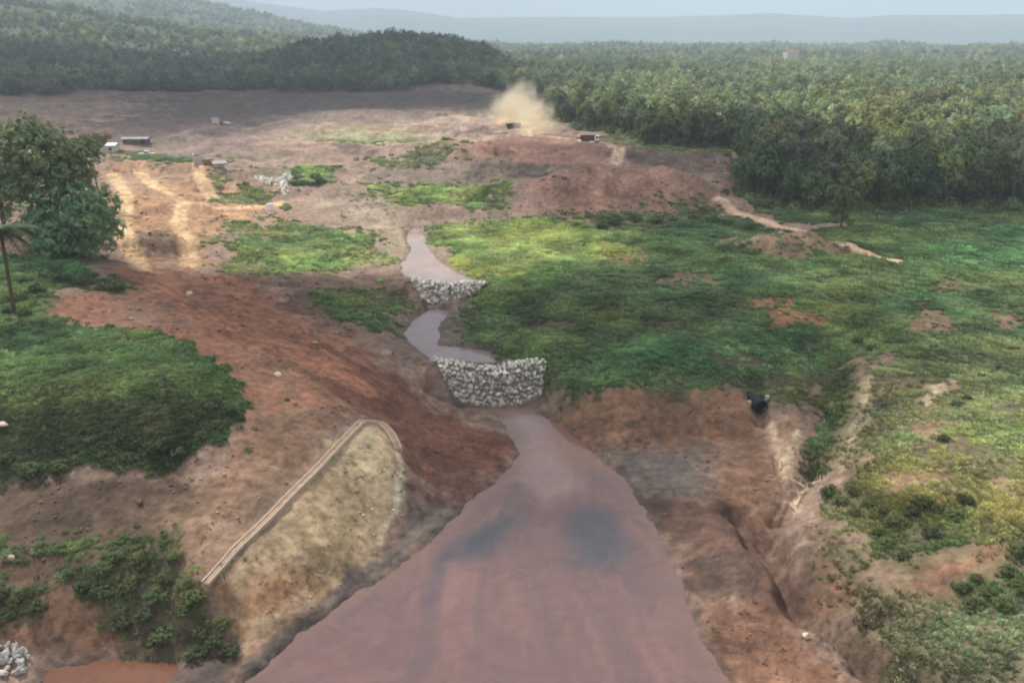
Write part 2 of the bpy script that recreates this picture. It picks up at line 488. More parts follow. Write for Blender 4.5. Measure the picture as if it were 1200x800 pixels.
# red earth
soil([(60, 370), (45, 350), (120, 330), (150, 300), (210, 315), (300, 330), (370, 370), (420, 400), (460, 440), (500, 480), (560, 500), (600, 530), (600, 560), (540, 590),
      (480, 560), (420, 485), (380, 500), (300, 560), (250, 590), (270, 460), (200, 400), (100, 385)], RED, soft=1.2)
soil([(170, 340), (300, 350), (400, 430), (360, 470), (280, 400), (200, 380)], lin(164, 102, 76), 0.6, soft=2.5)
soil([(400, 400), (450, 430), (560, 500), (600, 535), (550, 585), (480, 540), (440, 490), (380, 460)], lin(120, 74, 56), 0.85, soft=2)
soil([(270, 400), (330, 420), (380, 470), (330, 490), (290, 450)], lin(172, 132, 108), 0.55, soft=2)
soil([(100, 350), (160, 345), (220, 380), (150, 380)], lin(158, 124, 108), 0.6, soft=2)
soil([(300, 318), (460, 318), (480, 350), (440, 370), (380, 390), (310, 345)], lin(110, 82, 72), 0.9, soft=1.5)
soil([(300, 470), (400, 480), (330, 590), (200, 620), (210, 570)], lin(150, 116, 94), 0.8, soft=2)
soil([(250, 360), (300, 380), (330, 400), (310, 440), (250, 400)], lin(178, 118, 90), 0.5, soft=1.5)
# terrace and near bank
soil([(-60, 560), (210, 560), (250, 620), (230, 680), (280, 760), (100, 780), (-60, 780)], lin(112, 86, 72), soft=1.2)
soil([(-60, 562), (200, 566), (230, 610), (100, 625), (-60, 620)], lin(106, 84, 72), 0.8, soft=2)
soil([(190, 600), (260, 590), (300, 620), (250, 690), (210, 660)], lin(180, 142, 116), 0.8, soft=1.5)
soil([(20, 680), (120, 690), (180, 750), (60, 765), (-20, 760)], lin(150, 106, 82), 0.8, soft=1.5)
# tan slope
soil([(245, 688), (430, 497), (460, 515), (472, 550), (462, 605), (440, 645), (390, 690), (320, 745), (285, 770)], SLOPE, soft=1.0, wob=0.7)
soil([(250, 690), (330, 640), (380, 690), (300, 770), (280, 765)], lin(164, 106, 70), 0.8, soft=1.5)
soil([(395, 520), (440, 500), (462, 530), (460, 590), (420, 560)], lin(206, 184, 148), 0.8, soft=1.2)
soil([(330, 640), (410, 590), (440, 620), (400, 680), (350, 700)], lin(150, 132, 92), 0.5, soft=1.5)
soil([(466, 530), (472, 550), (466, 590), (444, 632)], lin(224, 208, 180), 0.95, closed=False, width=0.35, soft=0.3, wob=0.45)
# wet margin between slope and pond
soil([(470, 600), (500, 580), (556, 585), (545, 605), (480, 660), (400, 712), (330, 768), (290, 795), (292, 770), (390, 695), (445, 650)], DARKMUD, wet=0.7, soft=0.5, wob=0.8)
soil([(480, 540), (600, 540), (600, 555), (550, 585), (490, 580)], lin(116, 78, 64), wet=0.3, soft=1)
# cut bank and mud flats
soil([(630, 478), (670, 460), (880, 455), (900, 480), (890, 520), (760, 528), (690, 525), (650, 498)], ORNG, soft=0.6, wob=0.6)
soil([(670, 462), (720, 458), (880, 456), (880, 470), (680, 474)], lin(170, 122, 88), 0.7, soft=0.7)
soil([(715, 525), (830, 520), (840, 545), (830, 585), (760, 585), (725, 555)], lin(110, 96, 94), wet=0.75, soft=0.8)
soil([(830, 530), (900, 510), (940, 600), (900, 620), (830, 600)], lin(138, 100, 80), soft=2)
soil([(760, 590), (850, 590), (930, 640), (960, 700), (880, 720), (810, 700), (780, 640)], lin(112, 78, 66), wet=0.35, soft=1.4)
soil([(800, 640), (880, 640), (900, 700), (830, 710)], lin(96, 76, 68), 0.7, wet=0.4, soft=1.4)
soil([(810, 715), (900, 705), (1000, 780), (1040, 860), (880, 880), (840, 790)], lin(142, 98, 76), wet=0.3, soft=2.2)
soil([(940, 600), (1000, 640), (1050, 700), (1100, 800), (1150, 900), (1040, 840), (960, 720)], lin(120, 96, 80), soft=1.4)
soil([(980, 640), (1030, 650), (1010, 720), (970, 700)], lin(156, 98, 70), 0.7, soft=1.2)
# slope with dry grass
soil([(1000, 420), (1250, 390), (1250, 860), (1100, 840), (1020, 700), (970, 600)], lin(132, 114, 86), soft=1.5)
grass([(960, 620), (1040, 690), (1120, 700), (1250, 720), (1250, 860), (1080, 830), (1000, 730)], lin(116, 108, 78), 0.5, 0.9, soft=2)

# --- grass, plant tint and density per patch -------------------------------------------
FIELD = [(500, 268), (620, 258), (720, 268), (780, 258), (860, 258), (930, 285), (1000, 258), (1260, 240), (1260, 420), (1100, 420), (1010, 408), (980, 440), (900, 456), (870, 452),
         (672, 458), (648, 446), (600, 420), (560, 408), (532, 395), (530, 372), (552, 345), (566, 330), (540, 312), (516, 292)]
grass(FIELD, G_MID, 1.0, soft=0.8, wob=1.0)
grass([(508, 268), (620, 258), (740, 270), (720, 305), (640, 322), (560, 326), (525, 304)], lin(142, 168, 78), 1.0, 1.0, soft=1.8)
grass([(540, 372), (620, 330), (760, 300), (900, 320), (860, 380), (700, 400), (600, 410)], G_DEEP, 1.0, 0.7, soft=3)
grass([(660, 455), (760, 405), (960, 380), (900, 450), (760, 452)], G_LUSH, 1.0, 0.6, soft=3)
grass([(1000, 262), (1260, 245), (1260, 320), (1060, 310)], lin(78, 122, 72), 1.0, 0.8, soft=2)
grass([(960, 330), (1200, 330), (1200, 400), (1000, 405)], lin(100, 124, 72), 0.9, 0.5, soft=3)
grass([(1030, 430), (1250, 395), (1250, 620), (1160, 640), (1100, 620), (1010, 650), (970, 600), (1000, 540)], G_DRY, 0.8, 0.9, soft=1.5, wob=2)
grass([(1100, 470), (1250, 440), (1250, 530), (1120, 540)], lin(146, 154, 84), 0.95, 0.8, soft=2)
grass([(970, 580), (1060, 570), (1150, 600), (1120, 650), (1040, 670), (1000, 640)], lin(86, 108, 62), 0.95, 0.9, soft=1.2)
grass([(1130, 680), (1250, 620), (1250, 730), (1150, 730)], lin(90, 112, 64), 0.9, 0.9, soft=1.2)
grass([(1080, 740), (1250, 720), (1250, 860), (1120, 850)], lin(140, 136, 92), 0.55, 0.8, soft=2)
grass([(930, 400), (1000, 410), (995, 470), (975, 560), (940, 560), (955, 470)], lin(82, 100, 64), 1.0, 1.0, soft=1.2)
grass([(1035, 425), (1120, 410), (1110, 520), (1010, 560), (1030, 480)], lin(112, 122, 78), 0.75, 0.9, soft=1.2)
grass([(880, 452), (960, 440), (950, 480), (900, 480)], lin(92, 108, 68), 0.8, 0.9, soft=1.2)
grass([(1150, 420), (1250, 390), (1250, 450), (1150, 470)], lin(92, 124, 66), 0.9, 0.7, soft=2)
# mound
grass([(-80, 385), (60, 372), (140, 388), (210, 400), (262, 430), (292, 470), (270, 520), (200, 552), (100, 548), (-80, 555)], lin(84, 114, 62), 1.0, soft=0.6, wob=0.7)
grass([(-80, 470), (200, 468), (280, 460), (270, 520), (200, 552), (-80, 555)], lin(58, 72, 46), 1.0, 0.85, soft=1.2)  # darker tint paints in the shade on the mound's lower face
grass([(0, 300), (90, 305), (150, 335), (70, 345), (30, 370), (-80, 380), (-80, 300)], lin(80, 120, 66), 0.95, soft=1.0)
# near bank
grass([(-60, 640), (60, 635), (180, 620), (200, 635), (80, 655), (-60, 668)], lin(92, 108, 70), 0.7, 0.9, soft=1)
grass([(60, 660), (180, 640), (220, 690), (285, 745), (270, 770), (150, 748), (90, 700)], lin(82, 100, 62), 0.75, 0.9, soft=1, wob=2)
grass([(-60, 690), (60, 690), (40, 730), (-60, 740)], lin(82, 108, 64), 0.7, 0.9, soft=1)
# stream bank, valley patches
grass([(350, 345), (420, 335), (480, 352), (470, 385), (440, 390), (400, 372)], lin(84, 112, 62), 0.85, 0.9, soft=1)
grass([(250, 285), (300, 258), (400, 268), (445, 285), (440, 318), (280, 322)], lin(122, 142, 82), 0.8, 0.85, soft=1.5, wob=2)
grass([(330, 290), (440, 296), (430, 316), (340, 316)], lin(132, 160, 82), 0.9, 0.8, soft=1.2)
grass([(240, 212), (330, 235), (325, 242), (260, 240)], lin(128, 138, 90), 0.7, 0.8, soft=1)
grass([(342, 202), (384, 202), (384, 224), (344, 222)], lin(126, 158, 86), 0.95, 0.95, soft=0.8, wob=0.8)
grass([(355, 165), (390, 148), (500, 150), (510, 162), (420, 172)], lin(130, 156, 88), 0.85, 0.85, soft=1.5)
grass([(440, 220), (560, 214), (600, 240), (560, 250), (480, 240)], lin(128, 152, 82), 0.85, 0.8, soft=1.5, wob=2)
grass([(440, 188), (540, 180), (540, 196), (460, 200)], lin(128, 136, 92), 0.6, 0.7, soft=1.5)
grass([(130, 175), (250, 190), (240, 200), (140, 190)], lin(110, 122, 84), 0.7, 0.8, soft=1)
grass([(630, 258), (820, 246), (880, 262), (760, 272)], lin(92, 104, 66), 0.8, 0.7, soft=1.5)
grass([(640, 140), (760, 165), (860, 178), (870, 192), (760, 182), (680, 160)], lin(116, 116, 84), 0.6, 0.8, soft=1.2)
grass([(330, 20), (400, 60)], G_SAGE, 0.1, 0.1)
FOREST_PX = [(862, 238), (905, 244), (985, 250), (1080, 246), (1270, 240), (1600, 225), (1600, 101), (900, 101), (640, 112), (646, 140), (700, 153), (760, 170), (850, 177), (880, 190), (868, 215)]
soil(FOREST_PX, lin(70, 72, 52), soft=1.0)
soil([(583, 122), (612, 116), (641, 116), (642, 150), (636, 162), (612, 160), (600, 142), (585, 146)], lin(222, 192, 146), 0.9, soft=0.7, wob=0.6)
grass([(850, 236), (905, 240), (985, 240), (1080, 238), (1270, 232), (1270, 262), (1000, 268), (920, 256)], lin(84, 110, 64), 0.9, soft=1.0)
# streaks of silt, scrub and dry earth over the far flats
for k in range(46):
    px, py = rng.uniform(60, 860), rng.uniform(108, 235)
    w_, h_ = rng.uniform(25, 90), rng.uniform(2, 6)
    col = [lin(104, 84, 82), lin(170, 142, 128), lin(150, 106, 90), lin(120, 112, 86), lin(92, 78, 78)][int(rng.integers(0, 5))]
    if py < 140: col = col * 0.7
    soil([(px - w_, py), (px - w_ * 0.3, py - h_), (px + w_, py - h_ * 0.3), (px + w_ * 0.4, py + h_)], col, 0.65, soft=1.6, wob=1.6)
# bare places inside the grass
for pts, col in (([(880, 352), (930, 350), (978, 380), (900, 386)], lin(190, 122, 86)), ([(620, 380), (650, 372), (700, 380), (660, 388)], lin(120, 98, 80)), ([(760, 330), (800, 322), (850, 330), (800, 338)], lin(132, 108, 84)), ([(860, 420), (900, 416), (930, 428), (880, 432)], lin(128, 104, 84)), ([(700, 300), (760, 296), (780, 304), (720, 308)], lin(134, 112, 84)), ([(1060, 330), (1120, 326), (1160, 334), (1100, 340)], lin(140, 118, 88)), ([(1130, 420), (1180, 416), (1190, 440), (1140, 440)], lin(148, 124, 92)), ([(1060, 500), (1110, 496), (1120, 520), (1070, 524)], lin(158, 128, 98)), ([(1150, 560), (1200, 555), (1200, 575), (1150, 582)], lin(150, 122, 94)), ([(1055, 366), (1100, 360), (1140, 375), (1120, 392), (1060, 388)], lin(176, 136, 112)),
                 ([(1150, 372), (1200, 366), (1200, 388), (1155, 386)], lin(166, 128, 104)), ([(1030, 552), (1110, 548), (1110, 572), (1040, 578)], lin(162, 126, 96)),
                 ([(1050, 690), (1110, 655), (1165, 636), (1170, 655), (1110, 685), (1060, 702)], lin(164, 118, 94)), ([(1018, 425), (1032, 425), (1020, 470), (1000, 520), (990, 560), (980, 560), (994, 510), (1008, 468)], lin(204, 178, 142)),
                 ([(900, 482), (945, 470), (940, 530), (915, 590), (905, 540)], lin(184, 140, 114)), ([(930, 548), (975, 545), (960, 600), (920, 596)], lin(176, 146, 132)),
                 ([(1085, 450), (1120, 445), (1110, 478), (1080, 480)], lin(186, 158, 124)), ([(840, 268), (960, 285), (980, 300), (920, 305), (840, 290)], lin(156, 122, 98)),
                 ([(560, 330), (545, 395), (575, 412), (550, 412), (520, 395), (525, 372)], lin(120, 108, 102))):
    w = soil(pts, col, 0.85, soft=0.9, wob=1.0)
    VEG *= 1 - w * 0.92
for q, wd in (([(1024, 430), (1012, 475), (997, 520), (984, 562)], 0.45), ([(903, 492), (916, 535), (930, 575), (948, 556)], 0.4), ([(935, 500), (925, 540), (940, 590)], 0.35), ([(1100, 450), (1085, 478)], 0.6)):
    w = soil(q, lin(222, 194, 162), 0.9, closed=False, width=wd, soft=0.35, wob=0.4)
    VEG *= 1 - w
# thin growth on bare ground, gaps in the growth
grass([(1000, 402), (1250, 385), (1250, 430), (1040, 440)], lin(100, 118, 72), 0.9, 0.95, soft=1.2)
grass([(960, 600), (985, 560), (1012, 470), (1035, 425), (1060, 440), (1040, 520), (1000, 600)], lin(112, 116, 78), 0.6, 0.9, soft=1.0, wob=2)
grass([(985, 640), (1060, 700), (1130, 720), (1160, 690), (1250, 700), (1250, 860), (1090, 840), (1010, 740)], lin(104, 106, 74), 0.6, 0.9, soft=1.5, wob=2)
VEG = np.clip(VEG * (0.25 + 0.75 * smooth(-0.75, -0.1, n_a + n_c * 0.6 + 0.3 * n_b)), 0, 1)
# water beds
for P in (POND, POOL, UPPER, ORANGE):
    d = sdist(P, GX, GY, pad=20)
    w = 1 - smooth(0.1, 1.0, d + n_c * 0.6)
    WET = np.maximum(WET, w * 0.8); VEG *= 1 - w
    ALB = ALB * (1 - 0.35 * w[:, None])

# dirt roads: faces of the land cut out as pieces of their own
ROADS = {
    'dirt_track': ([[(642, 158), (668, 163), (690, 170), (712, 178), (726, 188), (722, 198)]], 1.9, lin(206, 170, 146)),
    'dirt_path': ([[(842, 244), (870, 252), (900, 262), (938, 271)], [(985, 290), (1015, 297), (1050, 306)]], 1.7, lin(208, 168, 142)),
    'haul_road': ([[(163, 203), (185, 221), (215, 238), (245, 247), (300, 243), (332, 236)], [(132, 205), (150, 235), (144, 262), (150, 290), (166, 314)], [(218, 240), (208, 262), (222, 285), (222, 312)], [(206, 199), (234, 205), (236, 219), (250, 233)]], 1.7, lin(208, 166, 122)),
    'earth_road': ([[(140, 318), (180, 332), (215, 352), (260, 376), (305, 396), (345, 418), (390, 440), (425, 458)]], 1.9, lin(176, 112, 84)),
}
ROADW = {}
for nm, (lines, wd, col) in ROADS.items():
    w = np.zeros(N)
    for ln in lines:
        P = poly(ln)
        d = sdist(P, GX, GY, closed=False, pad=40) + (n_a * 0.5 + n_c * 0.35)
        w = np.maximum(w, 1 - smooth(wd - 0.5, wd + 0.6, d))
    ROADW[nm] = w
    c = col[None] * (1 + 0.12 * n_c[:, None])
    ALB = ALB * (1 - w[:, None]) + c * w[:, None]
    VEG *= 1 - w; WET *= 1 - w
P = poly(ROADS['earth_road'][0][0]); d = sdist(P, GX, GY, closed=False, pad=6) + n_a * 0.25
ALB *= (1 - 0.28 * np.exp(-((d - 0.85) / 0.28) ** 2))[:, None]
for q in ([(150, 330), (230, 368), (300, 408), (370, 452), (440, 500)], [(190, 345), (280, 372), (350, 398), (420, 436)], [(210, 320), (270, 352), (340, 386), (400, 410)]):
    d = sdist(poly(q), GX, GY, closed=False, pad=6) + n_a * 0.6
    ALB *= (1 - 0.24 * np.exp(-((d - 0.9) / 0.25) ** 2))[:, None]
# mottling of the soil, then overall tone by distance
rut = np.abs(fbm(GX * 0.55 + n_b * 3, GY * 1.3, 5, 4, 141))                 # drawn-out streaks of paler and darker earth
dk = smooth(0.05, 0.75, fbm(GX, GY, 18, 5, 151))[:, None] * 0.45
ALB = ALB * (1 - dk) + (ALB * 0.55 + lin(84, 70, 62) * 0.15) * dk
pl = smooth(0.35, 0.9, fbm(GX, GY * 1.4, 6, 5, 161))[:, None] * 0.4 * (1 - np.clip(VEG, 0, 1))[:, None]
ALB = ALB * (1 - pl) + (ALB * 1.25 + lin(150, 128, 108) * 0.18) * pl
ALB *= (0.93 + 0.30 * n_a + 0.26 * n_c + 0.12 * n_b + 0.22 * (rut - 0.3))[:, None]
ALB = (ALB * 0.78 + ALB.mean(1, keepdims=True) * 0.22) * (0.84 + 0.34 * smooth(120, 220, GR) - 0.40 * smooth(430, 600, GR))[:, None]  # far ground darkened in colour to deepen the cloud shade there
ALB = np.clip(ALB * np.array((1.03, 1.0, 0.90)), 0.006, 0.7)


# =====================================================================================
# materials
# =====================================================================================
def new_mat(name):
    m = bpy.data.materials.new(name); m.use_nodes = True
    nt = m.node_tree
    return m, nt, nt.nodes['Principled BSDF']


def ground_mat():
    m, nt, b = new_mat("soil")
    L = nt.links.new
    a = nt.nodes.new('ShaderNodeAttribute'); a.attribute_name = 'albedo'
    g = nt.nodes.new('ShaderNodeNewGeometry')
    n1 = nt.nodes.new('ShaderNodeTexNoise'); n1.inputs['Scale'].default_value = 1.1; n1.inputs['Detail'].default_value = 8; n1.inputs['Roughness'].default_value = 0.68
    n2 = nt.nodes.new('ShaderNodeTexNoise'); n2.inputs['Scale'].default_value = 0.19; n2.inputs['Detail'].default_value = 6; n2.inputs['Distortion'].default_value = 0.8
    L(g.outputs['Position'], n1.inputs['Vector']); L(g.outputs['Position'], n2.inputs['Vector'])
    r1 = nt.nodes.new('ShaderNodeMapRange'); r1.inputs['From Min'].default_value = 0.3; r1.inputs['From Max'].default_value = 0.7; r1.inputs['To Min'].default_value = 0.5; r1.inputs['To Max'].default_value = 1.45
    r2 = nt.nodes.new('ShaderNodeMapRange'); r2.inputs['From Min'].default_value = 0.3; r2.inputs['From Max'].default_value = 0.7; r2.inputs['To Min'].default_value = 0.82; r2.inputs['To Max'].default_value = 1.18
    L(n1.outputs['Fac'], r1.inputs['Value']); L(n2.outputs['Fac'], r2.inputs['Value'])
    mu = nt.nodes.new('ShaderNodeMath'); mu.operation = 'MULTIPLY'
    L(r1.outputs['Result'], mu.inputs[0]); L(r2.outputs['Result'], mu.inputs[1])
    vm = nt.nodes.new('ShaderNodeVectorMath'); vm.operation = 'SCALE'
    L(a.outputs['Color'], vm.inputs[0]); L(mu.outputs['Value'], vm.inputs['Scale'])
    L(vm.outputs['Vector'], b.inputs['Base Color'])
    wa = nt.nodes.new('ShaderNodeAttribute'); wa.attribute_name = 'wet'
    rr = nt.nodes.new('ShaderNodeMapRange'); rr.inputs['To Min'].default_value = 0.95; rr.inputs['To Max'].default_value = 0.38
    L(wa.outputs['Fac'], rr.inputs['Value']); L(rr.outputs['Result'], b.inputs['Roughness'])
    b.inputs['Specular IOR Level'].default_value = 0.25
    bp = nt.nodes.new('ShaderNodeBump'); bp.inputs['Strength'].default_value = 0.9; bp.inputs['Distance'].default_value = 0.28
    L(n1.outputs['Fac'], bp.inputs['Height']); L(bp.outputs['Normal'], b.inputs['Normal'])
    return m


M_SOIL = ground_mat()


def simple_mat(name, col, rough=0.8, var=0.15, scale=3.0, metal=0.0, bump=0.0, spec=0.4):
    m, nt, b = new_mat(name)
    L = nt.links.new
    tc = nt.nodes.new('ShaderNodeTexCoord')
    oi = nt.nodes.new('ShaderNodeObjectInfo')
    n1 = nt.nodes.new('ShaderNodeTexNoise'); n1.inputs['Scale'].default_value = scale; n1.inputs['Detail'].default_value = 5
    L(tc.outputs['Object'], n1.inputs['Vector'])
    r1 = nt.nodes.new('ShaderNodeMapRange'); r1.inputs['From Min'].default_value = 0.3; r1.inputs['From Max'].default_value = 0.7
    r1.inputs['To Min'].default_value = 1 - var; r1.inputs['To Max'].default_value = 1 + var
    L(n1.outputs['Fac'], r1.inputs['Value'])
    r2 = nt.nodes.new('ShaderNodeMapRange'); r2.inputs['To Min'].default_value = 1 - var; r2.inputs['To Max'].default_value = 1 + var
    L(oi.outputs['Random'], r2.inputs['Value'])
    mu = nt.nodes.new('ShaderNodeMath'); mu.operation = 'MULTIPLY'
    L(r1.outputs['Result'], mu.inputs[0]); L(r2.outputs['Result'], mu.inputs[1])
    vm = nt.nodes.new('ShaderNodeVectorMath'); vm.operation = 'SCALE'
    vm.inputs[0].default_value = tuple(col)[:3]
    L(mu.outputs['Value'], vm.inputs['Scale'])
    L(vm.outputs['Vector'], b.inputs['Base Color'])
    b.inputs['Roughness'].default_value = rough; b.inputs['Metallic'].default_value = metal
    b.inputs['Specular IOR Level'].default_value = spec
    if bump:
        bp = nt.nodes.new('ShaderNodeBump'); bp.inputs['Strength'].default_value = bump; bp.inputs['Distance'].default_value = 0.05
        L(n1.outputs['Fac'], bp.inputs['Height']); L(bp.outputs['Normal'], b.inputs['Normal'])
    return m


def leaf_mat(name, col=None, trans=0.28, var=0.32, wl=0.22, yellow=(1.35, 1.2, 0.8)):
    """foliage; col None reads the plant's own tint from its instance"""
    m, nt, b = new_mat(name)
    L = nt.links.new
    g = nt.nodes.new('ShaderNodeNewGeometry')
    oi = nt.nodes.new('ShaderNodeObjectInfo')
    n1 = nt.nodes.new('ShaderNodeTexNoise'); n1.inputs['Scale'].default_value = wl; n1.inputs['Detail'].default_value = 6
    L(g.outputs['Position'], n1.inputs['Vector'])
    r1 = nt.nodes.new('ShaderNodeMapRange'); r1.inputs['From Min'].default_value = 0.32; r1.inputs['From Max'].default_value = 0.68
    r1.inputs['To Min'].default_value = 1 - var; r1.inputs['To Max'].default_value = 1 + var
    L(n1.outputs['Fac'], r1.inputs['Value'])
    r2 = nt.nodes.new('ShaderNodeMapRange'); r2.inputs['To Min'].default_value = 1 - var * 0.8; r2.inputs['To Max'].default_value = 1 + var * 0.8
    L(oi.outputs['Random'], r2.inputs['Value'])
    mu = nt.nodes.new('ShaderNodeMath'); mu.operation = 'MULTIPLY'
    L(r1.outputs['Result'], mu.inputs[0]); L(r2.outputs['Result'], mu.inputs[1])
    vm = nt.nodes.new('ShaderNodeVectorMath'); vm.operation = 'SCALE'
    if col is None:
        at_ = nt.nodes.new('ShaderNodeAttribute'); at_.attribute_type = 'INSTANCER'; at_.attribute_name = 'tint'
        L(at_.outputs['Color'], vm.inputs[0])
    else:
        vm.inputs[0].default_value = tuple(col)[:3]
    L(mu.outputs['Value'], vm.inputs['Scale'])
    mx = nt.nodes.new('ShaderNodeVectorMath'); mx.operation = 'MULTIPLY'
    ram = nt.nodes.new('ShaderNodeMix'); ram.data_type = 'RGBA'
    ram.inputs['A'].default_value = (0.92, 0.97, 1.0, 1); ram.inputs['B'].default_value = (*yellow, 1)
    n2 = nt.nodes.new('ShaderNodeTexNoise'); n2.inputs['Scale'].default_value = wl * 0.31; n2.inputs['Detail'].default_value = 4
    L(g.outputs['Position'], n2.inputs['Vector'])
    r3 = nt.nodes.new('ShaderNodeMapRange'); r3.inputs['From Min'].default_value = 0.42; r3.inputs['From Max'].default_value = 0.7
    L(n2.outputs['Fac'], r3.inputs['Value']); L(r3.outputs['Result'], ram.inputs['Factor'])
    L(vm.outputs['Vector'], mx.inputs[0]); L(ram.outputs['Result'], mx.inputs[1])
    L(mx.outputs['Vector'], b.inputs['Base Color'])
    b.inputs['Roughness'].default_value = 0.75; b.inputs['Specular IOR Level'].default_value = 0.2
    tr = nt.nodes.new('ShaderNodeBsdfTranslucent'); L(mx.outputs['Vector'], tr.inputs['Color'])
    ms = nt.nodes.new('ShaderNodeMixShader'); ms.inputs['Fac'].default_value = trans
    out = nt.nodes['Material Output']
    L(b.outputs['BSDF'], ms.inputs[1]); L(tr.outputs['BSDF'], ms.inputs[2]); L(ms.outputs['Shader'], out.inputs['Surface'])
    return m


def water_mat(name):
    m, nt, b = new_mat(name)
    L = nt.links.new
    a = nt.nodes.new('ShaderNodeAttribute'); a.attribute_name = 'albedo'
    g = nt.nodes.new('ShaderNodeNewGeometry')
    n1 = nt.nodes.new('ShaderNodeTexNoise'); n1.inputs['Scale'].default_value = 0.9; n1.inputs['Detail'].default_value = 5
    n2 = nt.nodes.new('ShaderNodeTexNoise'); n2.inputs['Scale'].default_value = 0.35; n2.inputs['Detail'].default_value = 6; n2.inputs['Distortion'].default_value = 1.6
    L(g.outputs['Position'], n1.inputs['Vector']); L(g.outputs['Position'], n2.inputs['Vector'])
    r = nt.nodes.new('ShaderNodeMapRange'); r.inputs['From Min'].default_value = 0.3; r.inputs['From Max'].default_value = 0.7; r.inputs['To Min'].default_value = 0.9; r.inputs['To Max'].default_value = 1.1
    L(n2.outputs['Fac'], r.inputs['Value'])
    vm = nt.nodes.new('ShaderNodeVectorMath'); vm.operation = 'SCALE'
    L(a.outputs['Color'], vm.inputs[0]); L(r.outputs['Result'], vm.inputs['Scale']); L(vm.outputs['Vector'], b.inputs['Base Color'])
    b.inputs['Roughness'].default_value = 0.08
    b.inputs['IOR'].default_value = 1.33
    bp = nt.nodes.new('ShaderNodeBump'); bp.inputs['Strength'].default_value = 0.10; bp.inputs['Distance'].default_value = 0.12
    L(n1.outputs['Fac'], bp.inputs['Height']); L(bp.outputs['Normal'], b.inputs['Normal'])
    return m


M_WATER = water_mat("muddy_water")


# =====================================================================================
# object helpers
# =====================================================================================
def mesh_obj(name, verts, faces, mat, parent=None, smooth_=False):
    me = bpy.data.meshes.new(name)
    me.from_pydata([tuple(map(float, v)) for v in verts], [], [tuple(int(i) for i in f) for f in faces])
    me.update()
    if smooth_:
        me.polygons.foreach_set('use_smooth', np.ones(len(me.polygons), bool))
    if mat is not None:
        me.materials.append(mat)
    o = bpy.data.objects.new(name, me)
    COL.objects.link(o)
    if parent is not None:
        o.parent = parent
    return o


def fast_mesh(name, V, F):
    """V (n,3), F (m,k) arrays"""
    me = bpy.data.meshes.new(name)
    k = F.shape[1]
    me.vertices.add(len(V)); me.vertices.foreach_set('co', V.astype(np.float32).ravel())
    me.loops.add(F.size); me.loops.foreach_set('vertex_index', F.astype(np.int32).ravel())
    me.polygons.add(len(F))
    me.polygons.foreach_set('loop_start', np.arange(0, F.size, k, dtype=np.int32))
    me.update(calc_edges=True)
    return me


def tag(o, label=None, cat=None, group=None, kind=None):
    if label: o['label'] = label
    if cat: o['category'] = cat
    if group: o['group'] = group
    if kind: o['kind'] = kind
    return o


def empty(name, loc, rz=0.0, scale=1.0):
    o = bpy.data.objects.new(name, None)
    COL.objects.link(o)
    o.location = loc; o.rotation_euler = (0, 0, rz); o.scale = (scale,) * 3
    o.empty_display_size = 0.2
    return o


def copy_tree(o, parent=None):
    c = o.copy(); COL.objects.link(c)
    if parent is not None:
        c.parent = parent
    for ch in o.children:
        copy_tree(ch, c)
    return c


def colour_attr(me, name, arr):
    a = me.attributes.new(name, 'FLOAT_COLOR', 'POINT')
    a.data.foreach_set('color', np.concatenate([arr, np.ones((len(arr), 1))], 1).astype(np.float32).ravel())


def float_attr(me, name, arr):
    a = me.attributes.new(name, 'FLOAT', 'POINT')
    a.data.foreach_set('value', arr.astype(np.float32))


# =====================================================================================
# the land: meshes
# =====================================================================================
def grid_faces(nr, na, wrap):
    i, j = np.meshgrid(np.arange(nr - 1), np.arange(na if wrap else na - 1), indexing='ij')
    j2 = (j + 1) % na
    return np.stack([i * na + j, i * na + j2, (i + 1) * na + j2, (i + 1) * na + j], -1).reshape(-1, 4)[:, ::-1]


FACES = grid_faces(NR, NA, True)
VERTS = np.stack([GX, GY, GZ], 1)
full = fast_mesh('land', VERTS, FACES)
vn = np.empty(N * 3, np.float32)
full.vertices.foreach_get('normal', vn)
VN = vn.reshape(-1, 3)
if VN[:, 2].mean() < 0:
    FACES = FACES[:, ::-1]; VN = -VN
bpy.data.meshes.remove(full)

owner = np.zeros(len(FACES), np.int8)
names = ['ground'] + list(ROADW)
for k, nm in enumerate(names[1:], 1):
    owner[ROADW[nm][FACES].mean(1) > 0.5] = k
for k, nm in enumerate(names):
    F = FACES[owner == k]
    used, inv = np.unique(F, return_inverse=True)
    F2 = inv.reshape(F.shape)
    V = VERTS[used]
    if k == 0:   # close the disc under the camera
        ring0 = np.searchsorted(used, np.arange(NA))
        V = np.vstack([V, [[0, 0, float(GZ[:NA].mean())]]])
    me = fast_mesh(nm, V, F2)
    if k == 0:
        bm = bmesh.new(); bm.from_mesh(me); bm.verts.ensure_lookup_table()
        c = bm.verts[len(V) - 1]
        for j in range(NA):
            try:
                bm.faces.new((c, bm.verts[int(ring0[(j + 1) % NA])], bm.verts[int(ring0[j])]))
            except ValueError:
                pass
        bm.to_mesh(me); bm.free(); me.update()
    ext = lambda A: A[used] if k else np.concatenate([A[used], A[:1]])
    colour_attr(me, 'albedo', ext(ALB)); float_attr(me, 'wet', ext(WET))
    me.polygons.foreach_set('use_smooth', np.ones(len(me.polygons), bool))
    me.normals_split_custom_set_from_vertices(ext(VN).tolist())
    me.materials.append(M_SOIL)
    o = bpy.data.objects.new(nm, me); COL.objects.link(o)
    tag(o, kind='structure')


